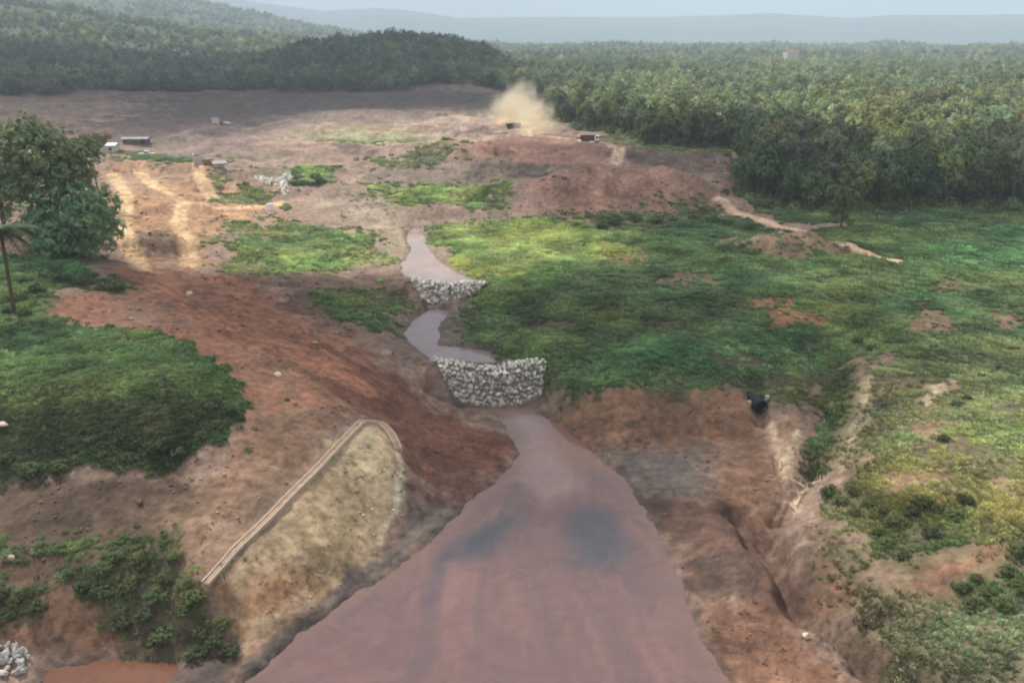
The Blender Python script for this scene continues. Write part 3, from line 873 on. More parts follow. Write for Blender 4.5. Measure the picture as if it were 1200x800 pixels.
# ---- water -----------------------------------------------------------------------------------
def water(name, P, level, step, colfun, grow=4.0):
    x0, y0 = P.min(0) - grow; x1, y1 = P.max(0) + grow
    nx = max(2, int((x1 - x0) / step)); ny = max(2, int((y1 - y0) / step))
    yy, xx = np.meshgrid(np.linspace(y0, y1, ny), np.linspace(x0, x1, nx), indexing='ij')
    X = xx.ravel(); Y = yy.ravel()
    d = sdist(P, X, Y, pad=30)
    F = grid_faces(ny, nx, False)
    keep = (d[F] < grow).any(1)
    F = F[keep]
    used, inv = np.unique(F, return_inverse=True)
    X = X[used]; Y = Y[used]
    me = fast_mesh(name, np.stack([X, Y, np.full(len(X), level)], 1), inv.reshape(F.shape)[:, ::-1])
    nrm = np.empty(len(me.polygons) * 3, np.float32); me.polygons.foreach_get('normal', nrm)
    if nrm.reshape(-1, 3)[:, 2].mean() < 0:
        me.flip_normals()
    colour_attr(me, 'albedo', np.clip(colfun(X, Y), 0.01, 0.9))
    me.materials.append(M_WATER)
    o = bpy.data.objects.new(name, me); COL.objects.link(o)
    return tag(o, kind='structure')


def pond_col(X, Y):
    # silt plumes drawn out along the flow
    c = np.repeat(lin(112, 90, 89)[None], len(X), 0)
    cx, cy = pz(650, 440, 0)[:2]
    wp = fbm(X, Y, 22, 2, 7)
    ang = np.arctan2(X - cx, cy - Y) + wp * 0.05; rad = np.hypot(X - cx, Y - cy)
    f1 = fbm(ang * 26, rad / 22 + wp * 0.4, 1.0, 4, 201)
    f2 = fbm(X, Y, 10, 5, 211)
    f3 = fbm(ang * 60, rad / 12 + wp, 1.0, 3, 221)
    w = np.clip(f1 * 0.7 + f3 * 0.45 + f2 * 0.7 - 0.05, 0, 1)[:, None]
    c = c * (1 - w) + lin(127, 98, 95)[None] * w
    w = np.clip(-f1 * 0.8 + f2 * 0.4 - 0.1, 0, 1)[:, None]
    c = c * (1 - w) + lin(98, 86, 90)[None] * w
    for pts, col, a in (([(510, 658), (530, 640), (560, 618), (608, 596), (606, 616), (575, 645), (540, 662)], lin(70, 74, 82), 0.95),
                        ([(665, 610), (690, 590), (715, 600), (742, 640), (720, 665), (680, 660)], lin(80, 80, 88), 0.9),
                        ([(590, 482), (628, 480), (660, 520), (680, 570), (640, 590), (612, 560), (606, 510)], lin(150, 124, 120), 0.7)):
        d = sdist(poly(pts, 0.0), X, Y, pad=25) + f2 * 0.9
        w = ((1 - smooth(-1.8, 2.0, d)) * a)[:, None]
        c = c * (1 - w) + col[None] * w
    d = sdist(POND, X, Y, pad=20) + f2 * 0.8                     # shallow silty margin
    w = (smooth(-2.6, -0.2, d) * 0.55)[:, None]
    c = c * (1 - w) + lin(122, 97, 86)[None] * w
    # orange silt where the bank drains in
    d = sdist(poly([(660, 500), (700, 535), (720, 552), (660, 540), (640, 505)], 0.0), X, Y, pad=20) + f2
    w = ((1 - smooth(-1, 2, d)) * 0.7)[:, None]
    c = c * (1 - w) + lin(134, 98, 82)[None] * w
    return c


water('pond', POND, 0.0, 0.45, pond_col)
water('puddle', ORANGE, 0.05, 0.5, lambda X, Y: np.repeat(lin(112, 76, 60)[None], len(X), 0) * (1 + 0.1 * fbm(X, Y, 4, 3, 5))[:, None], 0.9)
water('stream', POOL, 3.4, 0.4, lambda X, Y: np.repeat(lin(132, 116, 116)[None], len(X), 0) * (1 + 0.12 * fbm(X, Y, 4, 3, 6))[:, None], 1.2)
water('stream', UPPER, 5.8, 0.5, lambda X, Y: np.repeat(lin(164, 142, 134)[None], len(X), 0) * (1 + 0.12 * fbm(X, Y, 6, 3, 8))[:, None], 1.0)


# ---- blue ridge on the horizon --------------------------------------------------------------
def far_ridge():
    prof = [(-700, -14), (-300, -16), (100, -12), (200, -6), (265, 0), (330, 8), (380, 14), (440, 10), (480, 13), (540, 22), (600, 20.5), (660, 20), (760, 21), (860, 19), (900, 17), (950, 20),
            (1000, 23), (1050, 20), (1120, 21), (1200, 21), (1350, 16), (1600, 10), (1900, 4)]
    D = 7600.0
    p = np.array([pd(px, py, D) for px, py in prof])
    az = np.linspace(-0.82, 0.82, 520)
    crest = np.interp(az, np.arctan2(p[:, 0], p[:, 1]), p[:, 2] )
    rows = np.linspace(5200, 9600, 46)
    R, A = np.meshgrid(rows, az, indexing='ij')
    t = np.where(R < D, smooth(5200, D, R), 1 - smooth(D, 9800, R) * 0.9)
    X = R * np.sin(A); Y = R * np.cos(A)
    spur = np.abs(fbm(X, Y, 1300, 5, 71))
    Z = 6 + (np.repeat(crest[None], len(rows), 0) / np.cos(A) * np.cos(A) - 6) * t
    Z = Z - spur * 90 * np.sin(np.pi * np.clip(t, 0, 1)) + fbm(X, Y, 300, 3, 81) * 4 * t
    me = fast_mesh('hills', np.stack([X.ravel(), Y.ravel(), Z.ravel()], 1), grid_faces(46, 520, False)[:, ::-1])
    nrm = np.empty(len(me.polygons) * 3, np.float32); me.polygons.foreach_get('normal', nrm)
    if nrm.reshape(-1, 3)[:, 2].mean() < 0:
        me.flip_normals()
    me.polygons.foreach_set('use_smooth', np.ones(len(me.polygons), bool))
    me.materials.append(simple_mat('hill_scrub', lin(84, 96, 76), 0.95, 0.3, 0.004))
    o = bpy.data.objects.new('hills', me); COL.objects.link(o)
    tag(o, kind='structure')


far_ridge()

# =====================================================================================
# plants
# =====================================================================================
M_BARK = simple_mat('bark', lin(96, 82, 68), 0.9, 0.25, 2.0, bump=0.4)
M_LEAF_I = leaf_mat('leaf_tinted', None, 0.25, 0.38, 0.05)
M_GRASS_I = leaf_mat('grass_tinted', None, 0.30, 0.34, 0.13, (1.14, 1.08, 0.86))


def rand_unit(n, r):
    v = r.normal(size=(n, 3))
    return v / np.linalg.norm(v, axis=1, keepdims=True)


def leaf_quads(P, Nn, size, r, aspect=0.65):
    """pointed leaf sprays at points P facing Nn"""
    n = len(P)
    t = np.cross(Nn, rand_unit(n, r)); t /= np.linalg.norm(t, axis=1, keepdims=True) + 1e-9
    b = np.cross(Nn, t)
    s = (size * r.uniform(0.6, 1.4, n))[:, None]
    V = np.stack([P - t * s, P + b * s * aspect * r.uniform(0.5, 1, (n, 1)) + Nn * s * 0.12, P + t * s - Nn * s * 0.2, P - b * s * aspect * r.uniform(0.5, 1, (n, 1))], 1).reshape(-1, 3)
    F = np.arange(4 * n).reshape(n, 4)
    return V, F


def crown_mesh(name, lobes, n, leaf, seed, fill=0.35, droop=0.0, flat=0.0):
    """leaf sprays spread over and inside uneven lobes; lobes: (centre, radii)"""
    r = np.random.default_rng(seed)
    Ps, Ns = [], []
    vol = np.array([l[1][0] * l[1][1] + l[1][2] * l[1][0] for l in lobes]); vol = vol / vol.sum()
    for (c, rad), f in zip(lobes, vol):
        m = max(8, int(n * f))
        u = rand_unit(m, r)
        lump = 1 + 0.22 * np.sin(u[:, 0] * 5 + seed) * np.sin(u[:, 1] * 6 + seed * 2) + 0.16 * np.sin(u[:, 2] * 9 + u[:, 0] * 7)
        k = np.where(r.random(m) < fill, r.uniform(0.35, 0.9, m), r.uniform(0.85, 1.08, m)) * lump
        P = np.array(c) + u * np.array(rad) * k[:, None]
        # clumping: pull sprays to nearby twig ends
        tw = P[r.integers(0, m, max(4, m // 14))]
        idx = np.argmin(((P[:, None] - tw[None]) ** 2).sum(2), 1)
        P = P * 0.62 + tw[idx] * 0.38
        nn = u * 0.7 + rand_unit(m, r) * 0.55 + np.array((0, 0, 0.35 - droop))
        nn /= np.linalg.norm(nn, axis=1, keepdims=True)
        Ps.append(P); Ns.append(nn)
    V, F = leaf_quads(np.vstack(Ps), np.vstack(Ns), leaf, r)
    return fast_mesh(name, V, F)


def tube(bm, pts, radii, seg=6):
    rings_ = []
    for i, p in enumerate(pts):
        p = Vector(p)
        d = (Vector(pts[min(i + 1, len(pts) - 1)]) - Vector(pts[max(i - 1, 0)])).normalized()
        a = d.orthogonal().normalized(); b = d.cross(a)
        rings_.append([bm.verts.new(p + (a * math.cos(k * 2 * math.pi / seg) + b * math.sin(k * 2 * math.pi / seg)) * radii[i]) for k in range(seg)])
    for i in range(len(rings_) - 1):
        for k in range(seg):
            bm.faces.new((rings_[i][k], rings_[i][(k + 1) % seg], rings_[i + 1][(k + 1) % seg], rings_[i + 1][k]))
    bm.faces.new(rings_[0][::-1]); bm.faces.new(rings_[-1])


def trunk_mesh(name, height_, rad, lobes, seed, forks=1):
    r = random.Random(seed)
    bm = bmesh.new()
    for f in range(forks):
        ox, oy = (r.uniform(-0.5, 0.5) * rad * 3 * (f > 0), r.uniform(-0.5, 0.5) * rad * 3 * (f > 0))
        lean = Vector((r.uniform(-0.1, 0.1) * height_ * (1 + f), r.uniform(-0.1, 0.1) * height_ * (1 + f), height_))
        base = Vector((ox, oy, -0.6))
        mid = base + lean * 0.5 + Vector((r.uniform(-0.3, 0.3), r.uniform(-0.3, 0.3), 0))
        top = base + lean
        tube(bm, [base, base + Vector((0, 0, 0.9)), mid, top], [rad * 1.5, rad, rad * 0.8, rad * 0.45], 7)
        for c, rd in lobes[f::forks]:
            c = Vector(c)
            s = mid.lerp(top, r.uniform(0.2, 1.0))
            tube(bm, [s, s.lerp(c, 0.5) + Vector((0, 0, -0.3)), c], [rad * 0.45, rad * 0.3, rad * 0.12], 5)
    me = bpy.data.meshes.new(name); bm.to_mesh(me); bm.free()
    me.polygons.foreach_set('use_smooth', np.ones(len(me.polygons), bool))
    return me


def rand_lobes(seed, w, h0, h1, k):
    r = random.Random(seed)
    L = [((0, 0, (h0 + h1) / 2 + 0.1 * (h1 - h0)), (w * 0.62, w * 0.6, (h1 - h0) * 0.46))]
    for i in range(k):
        a = i * 2.4 + r.uniform(-0.5, 0.5); q = r.uniform(0.35, 0.68) * w
        z = h0 + (h1 - h0) * r.uniform(0.25, 0.78)
        s = r.uniform(0.32, 0.5) * w
        L.append(((q * math.cos(a), q * math.sin(a), z), (s, s * r.uniform(0.8, 1.2), s * r.uniform(0.55, 0.85))))
    return L


def blade_tuft(seed, n=26, hgt=0.8, spread=0.5, wid=0.09):
    r = np.random.default_rng(seed)
    a = r.uniform(0, 2 * math.pi, n); q = spread * np.sqrt(r.random(n))
    B = np.stack([q * np.cos(a), q * np.sin(a), np.full(n, -0.12)], 1)
    hh = hgt * r.uniform(0.5, 1.1, n)
    la = a + r.normal(0, 0.8, n); ln = hh * r.uniform(0.25, 0.8, n)
    lean = np.stack([np.cos(la) * ln, np.sin(la) * ln, np.zeros(n)], 1)
    side = np.stack([-np.sin(la + r.normal(0, .7, n)), np.cos(la), np.zeros(n)], 1) * (wid * r.uniform(0.6, 1.5, n))[:, None]
    up = np.array((0, 0, 1.0))
    M = B + lean * 0.35 + up * (hh * 0.72)[:, None]
    T = B + lean + up * (hh * 0.92)[:, None]
    V = np.stack([B - side * 0.6, B + side * 0.6, M + side, M - side, T], 1).reshape(-1, 3)
    i = np.arange(n) * 5
    F = np.concatenate([np.stack([i, i + 1, i + 2], 1), np.stack([i, i + 2, i + 3], 1), np.stack([i + 3, i + 2, i + 4], 1)])
    return fast_mesh('tuft', V, F)


def leafy_tuft(seed, n=70, w=0.7, h=0.8, leaf=0.16):
    r = np.random.default_rng(seed)
    u = rand_unit(n, r); u[:, 2] = np.abs(u[:, 2])
    P = u * np.array((w, w, h)) * r.uniform(0.5, 1.0, (n, 1))
    nn = u + rand_unit(n, r) * 0.6 + np.array((0, 0, 0.4)); nn /= np.linalg.norm(nn, axis=1, keepdims=True)
    V, F = leaf_quads(P, nn, leaf, r)
    return fast_mesh('weed', V, F)


def scatter(name, P, rz, sc, tint, protos, mat, which=None, label=None, cat=None, lean=None):
    """one object: plants nobody could count, copies of a few small meshes"""
    n = len(P)
    me = bpy.data.meshes.new(name)
    me.vertices.add(n); me.vertices.foreach_set('co', P.astype(np.float32).ravel())
    rot = np.zeros((n, 3)); rot[:, 2] = rz
    if lean is not None:
        rot[:, :2] = lean
    a = me.attributes.new('rot', 'FLOAT_VECTOR', 'POINT'); a.data.foreach_set('vector', rot.astype(np.float32).ravel())
    s3 = np.repeat(np.asarray(sc)[:, None], 3, 1) if np.ndim(sc) == 1 else np.asarray(sc)
    a = me.attributes.new('size', 'FLOAT_VECTOR', 'POINT'); a.data.foreach_set('vector', s3.astype(np.float32).ravel())
    a = me.attributes.new('kindno', 'INT', 'POINT')
    a.data.foreach_set('value', (rng.integers(0, len(protos), n) if which is None else which).astype(np.int32))
    colour_attr(me, 'tint', np.clip(tint, 0.004, 0.8))
    o = bpy.data.objects.new(name, me); COL.objects.link(o)
    ng = bpy.data.node_groups.new(name, 'GeometryNodeTree')
    ng.interface.new_socket('Geometry', in_out='INPUT', socket_type='NodeSocketGeometry')
    ng.interface.new_socket('Geometry', in_out='OUTPUT', socket_type='NodeSocketGeometry')
    gi = ng.nodes.new('NodeGroupInput'); go = ng.nodes.new('NodeGroupOutput')
    jn = ng.nodes.new('GeometryNodeJoinGeometry')

    def named(nm, ty):
        q = ng.nodes.new('GeometryNodeInputNamedAttribute'); q.data_type = ty; q.inputs['Name'].default_value = nm
        return q.outputs['Attribute']
    kn = named('kindno', 'INT'); rt = named('rot', 'FLOAT_VECTOR'); sz = named('size', 'FLOAT_VECTOR')
    er = ng.nodes.new('FunctionNodeEulerToRotation'); ng.links.new(rt, er.inputs[0])
    for k, pm in enumerate(protos):
        if not pm.materials:
            pm.materials.append(mat)
        po = bpy.data.objects.new(name + '_pattern', pm)      # never linked to the scene
        oi = ng.nodes.new('GeometryNodeObjectInfo'); oi.inputs['Object'].default_value = po; oi.inputs['As Instance'].default_value = True
        cp = ng.nodes.new('FunctionNodeCompare'); cp.data_type = 'INT'; cp.operation = 'EQUAL'
        ci = [s for s in cp.inputs if s.type == 'INT']
        ng.links.new(kn, ci[0]); ci[1].default_value = k
        ip = ng.nodes.new('GeometryNodeInstanceOnPoints')
        ng.links.new(gi.outputs[0], ip.inputs['Points']); ng.links.new(cp.outputs['Result'], ip.inputs['Selection'])
        ng.links.new(oi.outputs['Geometry'], ip.inputs['Instance']); ng.links.new(er.outputs[0], ip.inputs['Rotation']); ng.links.new(sz, ip.inputs['Scale'])
        ng.links.new(ip.outputs['Instances'], jn.inputs['Geometry'])
    ng.links.new(jn.outputs['Geometry'], go.inputs[0])
    md = o.modifiers.new('scatter', 'NODES'); md.node_group = ng
    return tag(o, label, cat, kind='stuff')


# ---- lookup of painted values at any world point (polar grid) --------------------------------
def grid_at(A, x, y):
    r = np.hypot(x, y); a = np.arctan2(x, y)
    i = np.clip(np.searchsorted(RR, r) - 1, 0, NR - 2); j = np.clip(np.searchsorted(AZ, a) - 1, 0, NA - 2)
    fi = np.clip((r - RR[i]) / (RR[i + 1] - RR[i]), 0, 1); fj = np.clip((a - AZ[j]) / (AZ[j + 1] - AZ[j]), 0, 1)
    if A.ndim == 2:
        fi = fi[:, None]; fj = fj[:, None]
    return (A[i * NA + j] * (1 - fj) + A[i * NA + j + 1] * fj) * (1 - fi) + (A[(i + 1) * NA + j] * (1 - fj) + A[(i + 1) * NA + j + 1] * fj) * fi


def sector_points(n, r0, r1, half, power=1.0):
    """random points in a sector ahead of the camera, denser nearer when power > 1"""
    a = rng.uniform(-half, half, n)
    u = rng.random(n)
    e = 2.0 - power
    r = ((r1 ** e - r0 ** e) * u + r0 ** e) ** (1 / e) if abs(e) > 1e-6 else r0 * (r1 / r0) ** u
    return r * np.sin(a), r * np.cos(a), r


def build_grass():
    x, y, r = sector_points(720000, 42, 360, 0.63, 1.3)
    v = grid_at(VEG, x, y)
    keep = rng.random(len(x)) < v * v * 0.95
    x, y, r = x[keep], y[keep], r[keep]
    z = grid_at(GZ, x, y)
    tint = grid_at(VTINT, x, y)
    patch = fbm(x, y, 7, 4, 301); fine = rng.normal(0, 1, len(x))
    tint = tint * (1 + 0.42 * patch + 0.2 * fine)[:, None] * np.stack([1 + 0.22 * fbm(x, y, 16, 3, 311), np.ones_like(x), 1 - 0.08 * patch], 1)
    tall = np.clip(1.0 + 0.55 * fbm(x, y, 11, 4, 321) + 0.2 * fine, 0.45, 2.0)
    far = np.clip(r / 130, 0.8, 2.2)
    s = 0.60 * far * tall
    protos = [blade_tuft(i, 26, 0.62, 0.55, 0.10) for i in range(4)] + [leafy_tuft(20 + i, 60, 0.6, 0.55, 0.12) for i in range(3)]
    leafy = rng.random(len(x)) < smooth(-0.15, 0.5, fbm(x, y, 9, 3, 331)) * 0.4
    which = np.where(leafy, 4 + rng.integers(0, 3, len(x)), rng.integers(0, 4, len(x)))
    scatter('grass', np.stack([x, y, z], 1), rng.uniform(0, 6.28, len(x)), np.stack([s, s, s * rng.uniform(0.6, 1.15, len(x))], 1), np.minimum(tint, np.array((0.62, 0.66, 0.27))), protos, M_GRASS_I, which,
            'rough green grass and weeds over the banks and valley floor', 'grass')
    # sparse dry weeds on the bare earth
    x, y, r = sector_points(60000, 42, 300, 0.64, 1.3)
    v = grid_at(VEG, x, y); wet = grid_at(WET, x, y)
    z = grid_at(GZ, x, y)
    lot = smooth(0.0, 0.6, fbm(x, y, 8, 4, 401))
    keep = (rng.random(len(x)) < 0.22 * lot) & (v < 0.5) & (wet < 0.25) & (z > 0.35)
    road = np.zeros(len(x))
    for w in ROADW.values():
        road = np.maximum(road, grid_at(w, x, y))
    keep &= road < 0.2
    x, y, z, r = x[keep], y[keep], z[keep], r[keep]
    t = np.where(rng.random(len(x))[:, None] < 0.5, lin(96, 108, 66)[None], lin(132, 116, 84)[None])
    s = rng.uniform(0.3, 0.8, len(x)) * np.clip(r / 120, 0.8, 1.8)
    scatter('weeds', np.stack([x, y, z], 1), rng.uniform(0, 6.28, len(x)), s, t, [blade_tuft(60 + i, 16, 0.5, 0.5, 0.08) for i in range(2)] + [leafy_tuft(70, 26, 0.6, 0.45, 0.15)], M_GRASS_I, None,
            'thin weeds sprouting on the bare red earth', 'weeds')


build_grass()


# ---- stones strewn on bare earth --------------------------------------------------------------
def rock_mesh(name, seed, sub=1):
    r = random.Random(seed)
    bm = bmesh.new()
    bmesh.ops.create_icosphere(bm, subdivisions=sub, radius=1.0)
    sx, sy, sz_ = r.uniform(0.8, 1.2), r.uniform(0.7, 1.1), r.uniform(0.55, 0.85)
    cuts = [(Vector((r.gauss(0, 1), r.gauss(0, 1), r.gauss(0, 1))).normalized(), r.uniform(0.42, 0.8)) for _ in range(9)]
    for v in bm.verts:
        c = v.co * r.uniform(0.88, 1.08)
        for nrm, d in cuts:
            k = c.dot(nrm) - d
            if k > 0:
                c = c - nrm * k
        v.co = (c.x * sx, c.y * sy, c.z * sz_)
    me = bpy.data.meshes.new(name); bm.to_mesh(me); bm.free()
    return me


M_STONE_I = None


def build_stones():
    m, nt, b = new_mat('stone_tinted')
    at_ = nt.nodes.new('ShaderNodeAttribute'); at_.attribute_type = 'INSTANCER'; at_.attribute_name = 'tint'
    nt.links.new(at_.outputs['Color'], b.inputs['Base Color']); b.inputs['Roughness'].default_value = 0.9
    x, y, r = sector_points(150000, 42, 260, 0.63, 1.3)
    v = grid_at(VEG, x, y); z = grid_at(GZ, x, y)
    lot = smooth(-0.1, 0.7, fbm(x, y, 6, 4, 501))
    lev = np.where((y > 112) & (y < 156), 3.6, 0.12)
    keep = (rng.random(len(x)) < 0.17 * lot) & (v < 0.4) & (z > lev)
    x, y, z, r = x[keep], y[keep], z[keep], r[keep]
    alb = grid_at(ALB, x, y) * rng.uniform(0.6, 1.5, (len(x), 1))
    s = 0.05 + 0.2 * rng.random(len(x)) ** 3 * np.clip(r / 80, 0.8, 2) + 0.04
    scatter('rubble', np.stack([x, y, z + s * 0.2], 1), rng.uniform(0, 6.28, len(x)), s, alb, [rock_mesh('pebble', i) for i in range(4)], m, None,
            'small stones and clods strewn over the bare earth', 'rubble')


build_stones()
# =====================================================================================
# trees
# =====================================================================================
M_TREE = [leaf_mat('leaf_dark', lin(108, 122, 86), 0.25, 0.3, 0.12), leaf_mat('leaf_mid', lin(128, 140, 96), 0.25, 0.3, 0.12), leaf_mat('leaf_grey', lin(132, 138, 114), 0.25, 0.28, 0.12),
          leaf_mat('leaf_fresh_green', lin(146, 176, 128), 0.4, 0.28, 0.2), leaf_mat('leaf_olive', lin(132, 124, 92), 0.25, 0.25, 0.2)]
M_DEAD = simple_mat('dead_frond', lin(110, 90, 68), 0.9, 0.25, 3)


def make_tree(name, seed, hgt, w, leafn, leaf, mat, forks=1, low=0.3, lobes=7):
    L = rand_lobes(seed, w, hgt * low, hgt, lobes)
    cm = crown_mesh('crown', L, leafn, leaf, seed); cm.materials.append(mat)
    tm = trunk_mesh('trunk', hgt * 0.62, 0.018 * hgt + 0.05, L, seed, forks); tm.materials.append(M_BARK)
    return name, tm, cm


def place_tree(kind, loc, rz, sc, label, cat, group=None, squash=1.0):
    name, tm, cm = kind
    e = empty(name, loc, rz)
    e.scale = (sc, sc, sc * squash)
    for nm, me in (('trunk', tm), ('crown', cm)):
        o = bpy.data.objects.new(nm, me); COL.objects.link(o); o.parent = e
    return tag(e, label, cat, group)


def in_poly(P, x, y):
    return sdist(P, x, y, pad=1.0) < 0


FOREST = poly(FOREST_PX)
edge_kinds = [make_tree('forest_tree', 31, 13.0, 4.2, 2000, 0.44, M_TREE[0], 1, 0.18), make_tree('forest_tree', 32, 14.5, 3.6, 2000, 0.44, M_TREE[1], 2, 0.3),
              make_tree('forest_tree', 33, 10.0, 4.0, 1800, 0.44, M_TREE[0], 2, 0.10), make_tree('forest_tree', 34, 15.5, 3.4, 1700, 0.42, M_TREE[2], 1, 0.42),
              make_tree('forest_tree', 35, 11.5, 4.4, 2000, 0.44, M_TREE[0], 1, 0.15)]
EDGE_LABEL = ['broad dark green tree with dense low crown in the wood behind the grass field', 'tall yellowish green tree with forked trunk in the wood behind the grass field',
              'low bushy dark green tree in the wood behind the grass field', 'tall thin grey-green tree with bare lower trunk in the wood behind the grass field',
              'round mid-green tree with full crown in the wood behind the grass field']


def jitter_grid(x0, x1, y0, y1, step):
    gx, gy = np.meshgrid(np.arange(x0, x1, step), np.arange(y0, y1, step))
    return (gx + rng.uniform(-0.42, 0.42, gx.shape) * step).ravel(), (gy + rng.uniform(-0.42, 0.42, gy.shape) * step).ravel()


def build_forest():
    x, y = jitter_grid(-30, 520, 190, 700, 5.0)
    m = in_poly(FOREST, x, y) & (np.abs(np.arctan2(x, y)) < 0.62)
    x, y = x[m], y[m]
    d = -sdist(FOREST, x, y, pad=40)
    r = np.hypot(x, y)
    vis = np.arctan2(x, y) < 0.565
    score = r + d * 5.0 + np.where(vis, 0, 900)
    order = np.argsort(score)
    near, rest = order[:280], order[280:]
    z = grid_at(GZ, x, y)
    for i in near:
        k = int(rng.integers(0, 5))
        place_tree(edge_kinds[k], (x[i], y[i], z[i]), rng.uniform(0, 6.28), rng.uniform(0.6, 1.2), EDGE_LABEL[k], 'tree', 'trees in the wood behind the grass field')
    # the mass of the wood behind them
    prot = []
    for sd in range(7):
        L = rand_lobes(80 + sd, 3.7 + 0.3 * (sd % 3), 2.0, 10.5 + 1.2 * (sd % 3), 7)
        prot.append(crown_mesh('crown', L, 760, 0.62, 80 + sd))
    xs, ys, zs = [x[rest]], [y[rest]], [z[rest]]
    sc = [rng.uniform(0.62, 1.25, len(rest))]
    fx, fy, fr = sector_points(34000, 600, 1500, 0.62, 1.0)
    gx_, gy_, g_r = sector_points(30000, 1500, 3400, 0.62, 1.0)
    for X, Y, big in ((fx, fy, 0.95), (gx_, gy_, 1.35)):
        az = np.arctan2(X, Y)
        wood = fbm(X, Y, 150, 4, 601)
        rr_ = np.hypot(X, Y)
        right = smooth(0.0, 0.03, az) if big < 1.5 else np.ones_like(az)
        left = 1 - smooth(0.0, 0.03, az)
        pad_far = smooth(-0.35, 0.1, wood + 0.25)
        keep = rng.random(len(X)) < np.where(az > 0.0, 1.0 * smooth(-0.6, -0.1, wood) , np.where(rr_ < 1120, 1.0, 0.12 + smooth(-0.25, 0.3, wood) * 0.8))
        keep &= (rr_ > 655 + 40 * fbm(X, Y, 90, 3, 605)) | (az > 0.02)
        X, Y = X[keep], Y[keep]
        xs.append(X); ys.append(Y); zs.append(grid_at(GZ, X, Y)); sc.append(rng.uniform(0.6, 1.35, len(X)) * big)
    X = np.concatenate(xs); Y = np.concatenate(ys); Z = np.concatenate(zs); S = np.concatenate(sc)
    base = lin(146, 156, 114)
    hue = fbm(X, Y, 60, 4, 611); v = rng.normal(0, 1, len(X))
    t = base[None] * (1 + 0.3 * hue + 0.22 * v)[:, None] * np.stack([1 + 0.18 * fbm(X, Y, 35, 3, 621), np.ones_like(X), 1 + 0.1 * v], 1)
    hill_shade = (1 - smooth(-0.03, 0.02, np.arctan2(X, Y))) * (1 - smooth(1080, 1200, np.hypot(X, Y)))     # cloud shade on the hill, painted as a darker tree tint
    t = t * (1 - 0.42 * hill_shade)[:, None] * np.where(hill_shade[:, None] > 0.5, np.array((0.9, 0.98, 1.1)), 1.0)
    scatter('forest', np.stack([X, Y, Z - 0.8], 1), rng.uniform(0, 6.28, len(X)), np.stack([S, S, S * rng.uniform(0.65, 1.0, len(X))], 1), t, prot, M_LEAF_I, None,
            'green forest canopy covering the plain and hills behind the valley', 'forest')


build_forest()


def undergrowth():
    x, y = jitter_grid(-30, 420, 190, 520, 3.0)
    d = sdist(FOREST, x, y, pad=40) + fbm(x, y, 20, 3, 641) * 4
    m = (d < 1.5) & (d > -26) & (np.arctan2(x, y) < 0.62)
    x, y = x[m], y[m]
    prot = [leafy_tuft(640 + i, 90, 1.5, 2.2, 0.34) for i in range(3)]
    t = lin(112, 126, 86)[None] * (1 + 0.3 * rng.normal(0, 1, len(x)))[:, None]
    s_ = rng.uniform(0.6, 1.4, len(x))
    scatter('undergrowth', np.stack([x, y, grid_at(GZ, x, y)], 1), rng.uniform(0, 6.28, len(x)), s_, t, prot, M_LEAF_I, None, 'tangled undergrowth at the foot of the wood', 'undergrowth')


undergrowth()

# ---- the trees on the bank by the yellow track -----------------------------------------------
def ground_at(px, py):
    p = at(px, py)
    return float(p[0]), float(p[1]), float(hz(p[0], p[1])[0])


def spot(px, py, dist=None):
    """a point on the land seen at a pixel"""
    return ground_at(px, py)


bx, by, bz = spot(66, 293)
L = [((0, 0, 12.3), (5.0, 4.6, 4.2)), ((-4.2, 0.5, 11.0), (3.8, 3.4, 3.2)), ((3.6, -0.6, 11.4), (3.4, 3.2, 2.9)), ((-1.2, 1.0, 15.2), (3.2, 3.0, 2.2)), ((1.6, -1.2, 8.6), (2.4, 2.4, 2.2)),
     ((-3.0, -1.0, 8.2), (2.2, 2.2, 1.6)), ((5.4, 1.0, 13.2), (2.2, 2.2, 1.4)), ((-6.0, 0, 9.6), (2.0, 2.0, 1.6))]
kind = ('broad_tree', trunk_mesh('trunk', 9.5, 0.30, L, 5, 3), crown_mesh('crown', L, 15000, 0.29, 5, fill=0.5)); kind[1].materials.append(M_BARK); kind[2].materials.append(M_TREE[1])
place_tree(kind, (bx, by, bz), 0.3, 1.3, 'large spreading tree with layered green crown on the bank beside the yellow track', 'tree')
L = [((0, 0, 10.6), (2.6, 2.4, 1.2)), ((1.8, 0, 11.2), (1.8, 1.8, 0.8)), ((-1.9, 0.4, 10.2), (1.6, 1.6, 0.9))]
kind = ('slender_tree', trunk_mesh('trunk', 9.8, 0.16, L, 6, 1), crown_mesh('crown', L, 1000, 0.30, 6)); kind[1].materials.append(M_BARK); kind[2].materials.append(M_TREE[4])
sx_, sy_, sz_ = spot(119, 238)
place_tree(kind, (sx_, sy_, sz_), 0.0, 1.35, 'slender tree with flat olive-brown crown and thin bare trunk beside the white-roofed shed', 'tree')
kind2 = make_tree('roadside_tree', 44, 8.5, 2.8, 1200, 0.34, M_TREE[2], 2, 0.35, 5)
place_tree(kind2, spot(106, 236), 1.0, 0.9, 'small grey-green tree behind the large spreading tree', 'tree')
kind3 = make_tree('roadside_tree', 45, 9.0, 3.6, 1700, 0.34, M_TREE[1], 2, 0.12, 6)
place_tree(kind3, spot(6, 268), 2.0, 1.0, 'mid-green tree with low crown standing behind the palm', 'tree')


